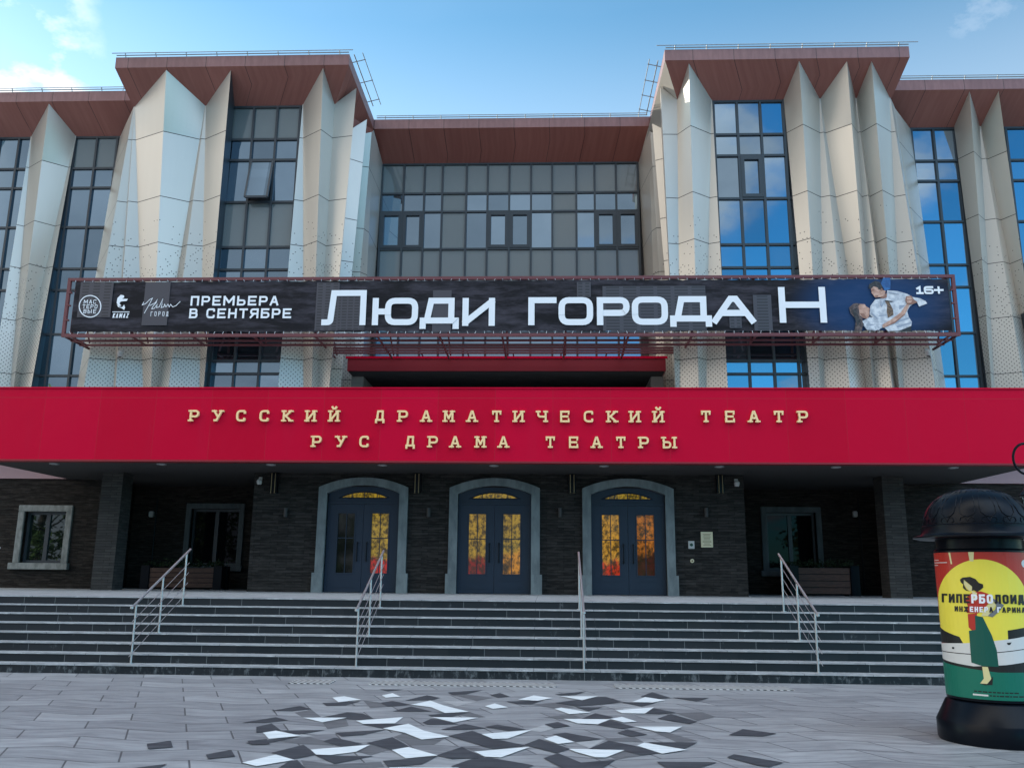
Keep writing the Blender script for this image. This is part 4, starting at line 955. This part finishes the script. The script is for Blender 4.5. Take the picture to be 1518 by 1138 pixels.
# faint printed tower blocks
pr = MB()
for i_, (a, t, c, d, win) in enumerate(((120, 418, 163, 470, 3), (216, 418, 247, 482, 0), (470, 419, 500, 490, 3), (497, 439, 540, 489, 5), (642, 430, 668, 492, 0), (855, 418, 876, 440, 2), (893, 424, 1048, 490, 6), (905, 440, 990, 492, 5), (1080, 445, 1100, 486, 2), (1116, 437, 1146, 490, 1))):
    yo = YP+.0045+.0003*i_
    A = bpx(a, t); Bq = bpx(c, d); pr.face([(A.x, yo+.0002, Bq.z), (Bq.x, yo+.0002, Bq.z), (Bq.x, yo+.0002, A.z), (A.x, yo+.0002, A.z)], 'print_grey')
    if win:
        nz_ = max(4, int((A.z-Bq.z)/.075)); nx = win
        for i in range(nx):
            for k in range(nz_):
                xx = A.x+(Bq.x-A.x)*(i+.2)/nx; zz_ = Bq.z+(A.z-Bq.z)*(k+.25)/nz_; x2 = xx+(Bq.x-A.x)/nx*(.6 if win < 5 else .78); z2_ = zz_+(A.z-Bq.z)/nz_*.5; pr.face([(xx, yo, zz_), (x2, yo, zz_), (x2, yo, z2_), (xx, yo, z2_)], 'print_slot')
pr.build('skyline_print', None, SH)
def bl_text(items, m='print_white', name='lettering', sw_px=9.3, rad=.26, slant=0, y=None):
    mb = MB(); k = 0
    for ch, l, t, r_, bt in items:
        a = bpx(l, bt); c = bpx(r_, t); sw = sw_px*(c.x-a.x)/(r_-l)
        for st in glyph(ch, a.x, a.z, c.x-a.x, c.z-a.z, sw, rad, 0, slant):
            for q in st: mb.face([(p.x, YP-.0003*(k % 40), p.y) for p in q]); k += 1
    mb.build(name, m, SH)
bl_text([('Л', 476, 430, 544, 482), ('Ю', 551, 441.5, 620.5, 482), ('Д', 622, 441.5, 681, 483), ('И', 685, 441.5, 734, 483), ('Г', 783, 440.5, 825, 482), ('О', 828, 440.5, 879, 482), ('Р', 885, 440.5, 933, 482), ('О', 937, 439.5, 989.5, 481.5), ('Д', 993.5, 439, 1054, 480), ('А', 1056, 438.5, 1118, 479.5), ('Н', 1156, 425.5, 1222.5, 478.5)], name='title_lettering')
def line(s, x0, x1, t, bt, gap, sw, rad=.25, slant=0, name='lettering'):
    bl_text([(c, x, t, x+wd, bt) for c, x, wd in text_boxes(s, x0, x1, gap)], sw_px=sw, rad=rad, slant=slant, name=name)
line('ПРЕМЬЕРА', 282, 413.5, 438.7, 453, 2.4, 3.2, name='subtitle_lettering'); line('В СЕНТЯБРЕ', 280, 432.5, 457.2, 471.8, 2.4, 3.2, name='subtitle_lettering')
line('16+', 1358.5, 1398, 424.2, 436, 1.6, 2.8, name='age_mark')
lg = MB()
def pl(pts, w_px, mb, closed=False):
    P = [Vector((bpx(*p).x, bpx(*p).z)) for p in pts]
    for q in ribbon(P, closed, w_px*.0172, True): mb.face([(p.x, YP-.001, p.y) for p in q])
pl([(133.5+16*math.cos(k*math.pi/16), 454+16*math.sin(k*math.pi/16)) for k in range(32)], 1.5, lg, True); lg.build('round_logo', 'print_white', SH)
line('МАС', 124, 143, 444.3, 450.4, 1.2, 1.0, name='logo_lettering'); line('ТЕРО', 122, 145, 451.4, 457.4, 1.0, 1.0, name='logo_lettering'); line('ВЫЕ', 123.5, 143, 458.4, 464.4, 1.2, 1.0, name='logo_lettering')
lg = MB(); pl([(167, 462.3), (191.5, 462.3)], 1.1, lg)
for poly in ([(173, 449), (174, 442), (179, 437), (184, 438), (184, 441), (181, 443), (189.5, 443), (188, 446), (183, 446.5), (179, 447), (177, 450), (180, 453), (176, 454)], [(173, 450), (176, 454.5), (181, 455.5), (184, 451.5), (185.5, 456), (184, 459.5), (180, 456.5), (175, 455)]):
    lg.face([(bpx(*p).x, YP-.001, bpx(*p).z) for p in poly][::-1])
lg.build('horse_logo', 'print_white', SH)
line('KAMAZ', 166.5, 190.5, 464.4, 471.2, 1.0, 1.55, slant=.15, name='logo_lettering')
lg = MB()
pl([(213, 448), (211, 452), (216, 450), (222, 444), (226, 442), (222, 450), (214, 464)], .9, lg); pl([(222, 453), (230, 449), (234, 443), (232, 448), (226, 455), (225, 458), (229, 457), (233, 451), (232, 456), (236, 455), (242, 442), (240, 452), (239, 456), (243, 455), (244, 451), (246, 455), (249, 451), (251, 455), (253, 451), (256, 455), (261, 453), (267, 447)], .9, lg)
lg.build('script_logo', 'print_white', SH); line('ГОРОД', 223, 250, 461.8, 468.6, 2.2, .9, name='logo_lettering')
# the dancing couple printed at the right end
cp = MB(); lay = [0]
def cpoly(m, pts):
    lay[0] += 1; cp.face([(lambda q: (q.x, q.y, q.z))(bpx(1250+.1186*x, 400+.1186*y, YP-.0006*lay[0])) for x, y in pts][::-1], m)
cpoly('sky_print', [(500, 100), (590, 100), (590, 240), (520, 260), (470, 170)]); 
cpoly('shirt', [(550, 255), (680, 265), (800, 300), (870, 340), (960, 355), (1030, 390), (1050, 420), (950, 460), (920, 400), (870, 430), (830, 460), (800, 520), (820, 590), (860, 650), (850, 700), (700, 760), (560, 765), (480, 690), (330, 560), (340, 450), (400, 370), (470, 360), (540, 350)])
cpoly('shirt_fold', [(640, 640), (820, 590), (830, 610), (660, 670)]); cpoly('shirt_fold', [(660, 700), (855, 650), (858, 668), (680, 725)]); cpoly('shirt_fold', [(440, 570), (545, 560), (545, 572), (450, 582)]); cpoly('shirt_fold', [(700, 440), (780, 440), (700, 500)])
cpoly('trousers', [(700, 760), (850, 700), (850, 768), (540, 768)])
cpoly('skin_shade', [(450, 340), (545, 290), (545, 345), (500, 362)])
cpoly('skin', [(345, 240), (380, 205), (440, 225), (490, 250), (530, 262), (515, 320), (455, 340), (400, 347), (375, 312), (352, 285), (358, 265)])
cpoly('skin_shade', [(345, 248), (385, 238), (390, 258), (352, 268)]); cpoly('skin_shade', [(395, 325), (440, 315), (430, 338), (400, 345)])
cpoly('hair', [(318, 235), (325, 180), (400, 135), (460, 155), (492, 215), (470, 250), (440, 245), (430, 215), (380, 208), (345, 232)])
cpoly('tie', [(520, 380), (570, 390), (620, 490), (630, 560), (560, 600), (545, 520), (550, 440)]); cpoly('trousers', [(515, 378), (635, 392), (600, 402), (525, 392)])
cpoly('brown_hair', [(75, 470), (130, 420), (190, 430), (195, 540), (240, 610), (250, 680), (230, 768), (140, 768), (160, 620), (90, 540)])
cpoly('skin', [(190, 445), (215, 425), (270, 430), (285, 455), (330, 480), (325, 575), (300, 615), (245, 600), (205, 560)]); cpoly('skin_shade', [(205, 540), (260, 545), (300, 615), (245, 600)])
cpoly('skin', [(480, 690), (600, 620), (720, 530), (790, 430), (830, 440), (770, 560), (640, 660), (500, 725)]); cpoly('skin_shade', [(560, 690), (640, 648), (770, 548), (772, 560), (645, 665), (520, 718)])
cpoly('blouse', [(240, 640), (330, 590), (420, 600), (490, 650), (490, 725), (400, 762), (290, 745)]); cpoly('shirt_fold', [(290, 670), (400, 690), (390, 705), (300, 690)])
cpoly('shirt_fold', [(470, 365), (540, 352), (520, 382), (480, 470), (462, 440)]); cpoly('shirt', [(475, 372), (528, 360), (505, 385), (482, 440)]); cpoly('shirt_fold', [(560, 270), (690, 300), (700, 312), (570, 286)]); cpoly('shirt_fold', [(345, 520), (430, 600), (420, 615), (350, 550)])
cpoly('skin_shade', [(470, 232), (492, 228), (490, 262), (476, 262)]); cpoly('brown_hair', [(100, 455), (150, 415), (215, 420), (200, 440), (150, 445), (110, 480)]); cpoly('hair', [(110, 500), (165, 480), (185, 560), (215, 640), (180, 700), (150, 620)])
cpoly('blouse', [(250, 690), (300, 670), (340, 700), (390, 690), (420, 720), (470, 715), (450, 752), (300, 750)])
cpoly('skin_shade', [(785, 330), (850, 322), (885, 370), (930, 405), (860, 432), (800, 432), (778, 380)]); cpoly('skin', [(795, 338), (845, 332), (868, 370), (800, 372)]); cpoly('skin', [(792, 382), (862, 380), (850, 408), (800, 415)])
cp.build('couple_print', None, SH)

# ------------------------------------------------------------------ advertising column
AX, AY = 4.775, -5.08
AC = empty('advertising_column', (AX, AY, 0), 'black domed advertising column with a red, yellow and green poster at the right edge', 'advertising column')
b = MB(); b.lathe([(0, .0), (.57, 0), (.58, .03), (.58, .20), (.57, .215), (.475, .40), (.44, .42), (0, .42)], AX, AY, None, 64); b.build('base', 'black_metal', AC, smooth=True)
b = MB(); b.lathe([(.44, .421), (.458, .43), (.458, 1.965), (.45, 1.975), (.435, 1.985), (.435, 2.09), (0, 2.09)], AX, AY, None, 72); b.build('drum', 'black_metal', AC, smooth=True)
b = MB(); b.lathe([(0, 2.091), (.60, 2.091), (.66, 2.105), (.66, 2.12), (.58, 2.14), (.565, 2.16), (.565, 2.235), (.54, 2.245), (0, 2.25)], AX, AY, None, 72); b.build('brim', 'black_metal', AC, smooth=True)
prof = [(.540*math.cos(t*math.pi/2/12)**.8, 2.246+.40*math.sin(t*math.pi/2/12)) for t in range(13)]; prof[-1] = (0, prof[-1][1])
b = MB(); b.lathe(prof, AX, AY, None, 72); DM = b.build('dome', 'black_metal', AC, smooth=True, merge=True)
o = MB()
def dome_pt(th, ph, k=1.006): return (AX+.540*k*math.cos(ph)**.8*math.cos(th), AY+.540*k*math.cos(ph)**.8*math.sin(th), 2.246+.40*k*math.sin(ph))
for k in range(16):
    th = 2*math.pi*(k+.5)/16; hw = math.pi/16*.80
    pts = [dome_pt(th-hw*f_, p_) for f_, p_ in ((.12, 1.42), (.55, 1.1), (.86, .75), (.98, .45), (.85, .28), (.45, .20))] + [dome_pt(th+hw*f_, p_) for f_, p_ in ((.0, .17), (.45, .20), (.85, .28), (.98, .45), (.86, .75), (.55, 1.1), (.12, 1.42))]
    o.path(pts, .0045, None, 6)
    pts = [dome_pt(th+math.pi/16*f_, p_) for f_, p_ in ((0, .05), (.25, .16), (.6, .15), (.7, .06), (.5, .03))]; o.path(pts, .0035, None, 5)
    pts = [dome_pt(th-math.pi/16*f_, p_) for f_, p_ in ((0, .05), (.25, .16), (.6, .15), (.7, .06), (.5, .03))]; o.path(pts, .0035, None, 5)
o.build('ribs', 'black_metal', DM)
TH0 = math.atan2(-CAM_D-AY, -AX)               # bearing of the poster's middle
RD = .4595
def pmap(px, py):                              # poster artwork point -> (arc length, height)
    c = 1452+(py-820)*.055; hw = 65.3-.022*(py-820); s = max(-.995, min(.995, (px-c)/hw)); return math.asin(s)*RD, 1.945-(py-820)*(1.945-.455)/217.
def cyl(mb_name, polys, m, layer, parent, flat=False, spread=False):
    bm = bmesh.new()
    for n_, P in enumerate(polys):
        Q = P if flat else [pmap(*p) for p in P]
        try: bm.faces.new([bm.verts.new((x, .00018*(n_ % 12) if spread else 0, z)) for x, z in Q])
        except ValueError: pass
    for k in range(-22, 23):
        geom = bm.verts[:]+bm.edges[:]+bm.faces[:]
        bmesh.ops.bisect_plane(bm, geom=geom, dist=1e-6, plane_co=(k*.0375, 0, 0), plane_no=(1, 0, 0))
    rr_ = RD+.0007*layer
    for v in bm.verts:
        a = TH0+v.co.x/RD; q_ = rr_+v.co.y; v.co = (AX+q_*math.cos(a), AY+q_*math.sin(a), v.co.z)
    bm.normal_update()
    for f_ in bm.faces:
        c_ = f_.calc_center_median(); 
        if f_.normal.dot(Vector((c_.x-AX, c_.y-AY, 0))) < 0: f_.normal_flip()
    me = bpy.data.meshes.new(mb_name); bm.to_mesh(me); bm.free(); me.materials.append(MAT[m]); ob = bpy.data.objects.new(mb_name, me); COL.objects.link(ob)
    ob.parent = parent
    if parent.type == 'EMPTY': ob.matrix_parent_inverse = Matrix.Translation(-parent.location)
    return ob
aw = 1.42*RD
PO = cyl('poster', [[(-aw, .455), (aw, .455), (aw, 1.945), (-aw, 1.945)]], 'poster_red', 1, AC, True)
circ = [(1453+59*math.cos(math.pi*k/24), 892-61*math.sin(math.pi*k/24)) for k in range(25)]
cyl('sun_print', [circ[::-1][:0] + circ + [(1397, 940), (1420, 962), (1484, 955), (1514, 930)]], 'poster_yellow', 2, PO)
cyl('ray_print', [[(1437, 820), (1445, 820), (1444, 834), (1439, 834)], [(1410, 820), (1412.5, 820), (1415, 838), (1413, 838)]], 'poster_cream', 3, PO)
cyl('ship_shadow_print', [[(1396, 935), (1423, 948), (1428, 958), (1398, 960)], [(1484, 936), (1520, 926), (1521, 940), (1484, 950)], [(1398, 978), (1521, 970), (1521, 1003), (1398, 1003)]], 'poster_black', 3, PO)
cyl('ship_print', [[(1397, 961), (1430, 957), (1484, 949), (1521, 938), (1521, 976), (1480, 986), (1440, 990), (1399, 984)]], 'poster_white', 4, PO)
cyl('ship_line_print', [[(1399, 972), (1440, 972), (1521, 957), (1521, 958), (1440, 973.2), (1399, 973.2)], [(1413, 964), (1416, 964), (1416, 967), (1413, 967)], [(1482, 954), (1488, 953), (1486, 957), (1483, 957)], [(1506, 949), (1509, 948), (1509, 951), (1506, 951)]], 'poster_black', 5, PO)
cyl('ground_print', [[(1397, 988), (1420, 992), (1470, 997), (1521, 996), (1521, 1037), (1397, 1037)]], 'poster_green', 4, PO)
def z2(L): return [(1380+.1054*x, 810+.1054*y) for x, y in L]
def c8(L): return [(1118+x/3.7925, 838+y/3.7925) for x, y in L]
cyl('jacket_print', [z2([(590, 665), (690, 655), (780, 690), (800, 740), (770, 830), (730, 880), (640, 965), (505, 965), (520, 870), (492, 770), (545, 700)]), c8([(1200, 285), (1245, 280), (1238, 368), (1225, 385), (1203, 360)])], 'poster_red', 6, PO)
cyl('skirt_print', [c8([(1235, 292), (1272, 300), (1312, 400), (1332, 480), (1338, 572), (1262, 572), (1212, 556), (1204, 380), (1236, 372)])], 'poster_dark_green', 7, PO)
cyl('gun_print', [z2([(800, 730), (900, 800), (960, 845), (890, 940), (815, 1015), (750, 1000), (850, 905), (865, 850)])], 'poster_grey', 6, PO)
cyl('face_print', [z2([(472, 490), (580, 590), (578, 645), (550, 655), (510, 610), (480, 560)]), z2([(570, 640), (640, 680), (620, 800), (590, 740)]), c8([(1262, 575), (1288, 575), (1302, 640), (1282, 668), (1250, 668), (1268, 640)]), z2([(735, 870), (830, 800), (860, 850), (760, 1000), (680, 1005)])], 'poster_cream', 7, PO)
cyl('hair_print', [z2([(430, 490), (465, 462), (560, 450), (625, 480), (665, 535), (715, 555), (718, 600), (680, 635), (640, 665), (600, 640), (575, 650), (582, 590), (480, 490), (478, 560), (505, 625), (545, 655), (500, 645), (465, 610), (470, 560), (440, 530)]), c8([(1250, 668), (1285, 668), (1310, 625), (1306, 672), (1270, 675)])], 'poster_black', 8, PO)
def ptext(s, x0, x1, t, bt, gap, sw, m, layer, sel=None, name='lettering'):
    polys = []; k = 0
    for i, (c, x, wd) in enumerate(text_boxes(s, x0, x1, gap)):
        if sel and i not in sel: continue
        for st in glyph(c, x, -bt, wd, bt-t, sw, .15):
            for q in st: polys.append([(p.x, -p.y) for p in q])
    # strokes that cross keep apart by a hair each
    cyl(name, polys, m, layer, PO, spread=True)
def ptext1(*a, **k): ptext(*a, **k)
ptext('ГИПЕРБОЛОИД', 1400, 1507, 883.5, 897, 2.0, 2.9, 'poster_black', 9, {0, 1, 2, 3, 7, 8, 9, 10}, 'title_lettering'); ptext('ГИПЕРБОЛОИД', 1400, 1507, 883.5, 897, 2.0, 2.9, 'print_white', 9, {4, 5, 6}, 'title_lettering')
ptext('ИНЖЕНЕРА ГАРИНА', 1417.5, 1507.5, 902, 910, 1.6, 1.7, 'poster_black', 9, {0, 1, 2, 7, 9, 10, 11, 12, 13}, 'author_lettering'); ptext('ИНЖЕНЕРА ГАРИНА', 1417.5, 1507.5, 902, 910, 1.6, 1.7, 'print_white', 9, {3, 4, 5, 6, 8}, 'author_lettering')
random.seed(11)
fine = []
for (x0, x1, y) in ((1440, 1492, 1025), (1459, 1495, 1030)):
    x = x0
    while x < x1: d = random.uniform(2, 6); fine.append([(x, y), (x+d, y), (x+d, y+1.8), (x, y+1.8)]); x += d+1.2
cyl('small_print', fine, 'poster_black', 5, PO)
cyl('small_print', [[(1438.5, 1029.6), (1457, 1029.6), (1457, 1032), (1438.5, 1032)], [(1389.5, 831), (1396, 831), (1396, 832), (1389.5, 832)], [(1389.5, 835), (1408, 835), (1408, 836.2), (1389.5, 836.2)], [(1389.5, 839), (1395, 839), (1395, 840), (1389.5, 840)]], 'poster_white', 5, PO)
cyl('emblem_print', [[(1511+4*math.cos(a*math.pi/6), 837+6*math.sin(a*math.pi/6)) for a in range(12)]], 'poster_white', 5, PO)

# ------------------------------------------------------------------ street lamp at the right edge of the view
LX, LY = xat(1552, 760, -3.2), -3.2
SLp = empty('street_lamp', (LX, LY, 0), 'black wrought-iron street lamp with scroll bracket, cut by the right edge of the photo', 'street lamp')
b = MB(); b.lathe([(.16, 0), (.16, .25), (.10, .35), (.055, .45), (.05, 3.2), (.06, 3.25), (.03, 3.6), (0, 3.7)], LX, LY, None, 20); b.build('post', 'black_metal', SLp, smooth=True)
lx = xat(1523, 700, LY); zc = zat(1523, 680, LY); rr_ = .165
b = MB(); b.path([(lx+rr_*math.cos(a*math.pi/14), LY, zc+rr_*math.sin(a*math.pi/14)*1.25) for a in range(29)], .017, None, 8); b.path([(LX, LY, zc+.1), (lx+.1, LY, zc+.2), (lx, LY, zc-.2)], .016, None, 8); b.build('bracket', 'black_metal', SLp)
zt = zat(1523, 722, LY); b = MB(); b.lathe([(.0, zt+.06), (.04, zt+.03), (.10, zt-.06), (.14, zt-.10), (.13, zt-.12), (0, zt-.12)], lx, LY, None, 8); b.build('lantern_cap', 'black_metal', SLp)
b = MB(); b.lathe([(.11, zt-.121), (.075, zt-.42), (0, zt-.42)], lx, LY, None, 8); b.build('lantern_glass', 'dark_glass', SLp)

# ------------------------------------------------------------------ trees across the forecourt (mirrored in the glass)
def tree(seed, h, lab):
    rnd = random.Random(seed); e = empty('tree', (0, 0, 0), lab, 'tree', 'trees across the forecourt')
    t = MB(); t.tube((0, 0, 0), (0, 0, h*.45), .28, None, 10, .18)
    for k in range(9):
        a = rnd.uniform(0, 6.28); z = h*rnd.uniform(.28, .6); l = h*rnd.uniform(.2, .32); t.tube((0, 0, z), (math.cos(a)*l, math.sin(a)*l, z+l*.9), .10, None, 6, .03)
    t.build('trunk', 'bark', e)
    c = MB(); cl = []
    for k in range(64):
        a = rnd.uniform(0, 6.28); f_ = rnd.random()**.6; z = h*(.10+.86*rnd.random()); rad = h*.30*math.sin(max(.12, min(1, (z/h-.04)/.98))*math.pi)**.6
        cl.append(Vector((math.cos(a)*rad*f_, math.sin(a)*rad*f_, z)))
    for q in cl:
        for k in range(70):
            d = Vector((rnd.gauss(0, 1), rnd.gauss(0, 1), rnd.gauss(0, .8)))*.62; v = Vector((rnd.gauss(0, 1), rnd.gauss(0, 1), rnd.gauss(0, 1))).normalized()*.30; w_ = v.orthogonal().normalized()*.16; o = q+d
            c.face([o-v, o+w_, o+v, o-w_])
    c.build('crown', 'tree_leaf', e); return e
t1 = tree(1, 17, 'tall leafy tree across the forecourt, mirrored in the left windows'); t1.location = (-45, -40, 0)
for x, y in ((-33, -44), (-20, -50), (26, -40), (40, -46), (8, -54)):
    c = copy_tree(t1, (0, 0, 0)); c.location = (x, y, 0); c.rotation_euler.z = x; c['label'] = 'tall leafy tree across the forecourt behind the viewer'
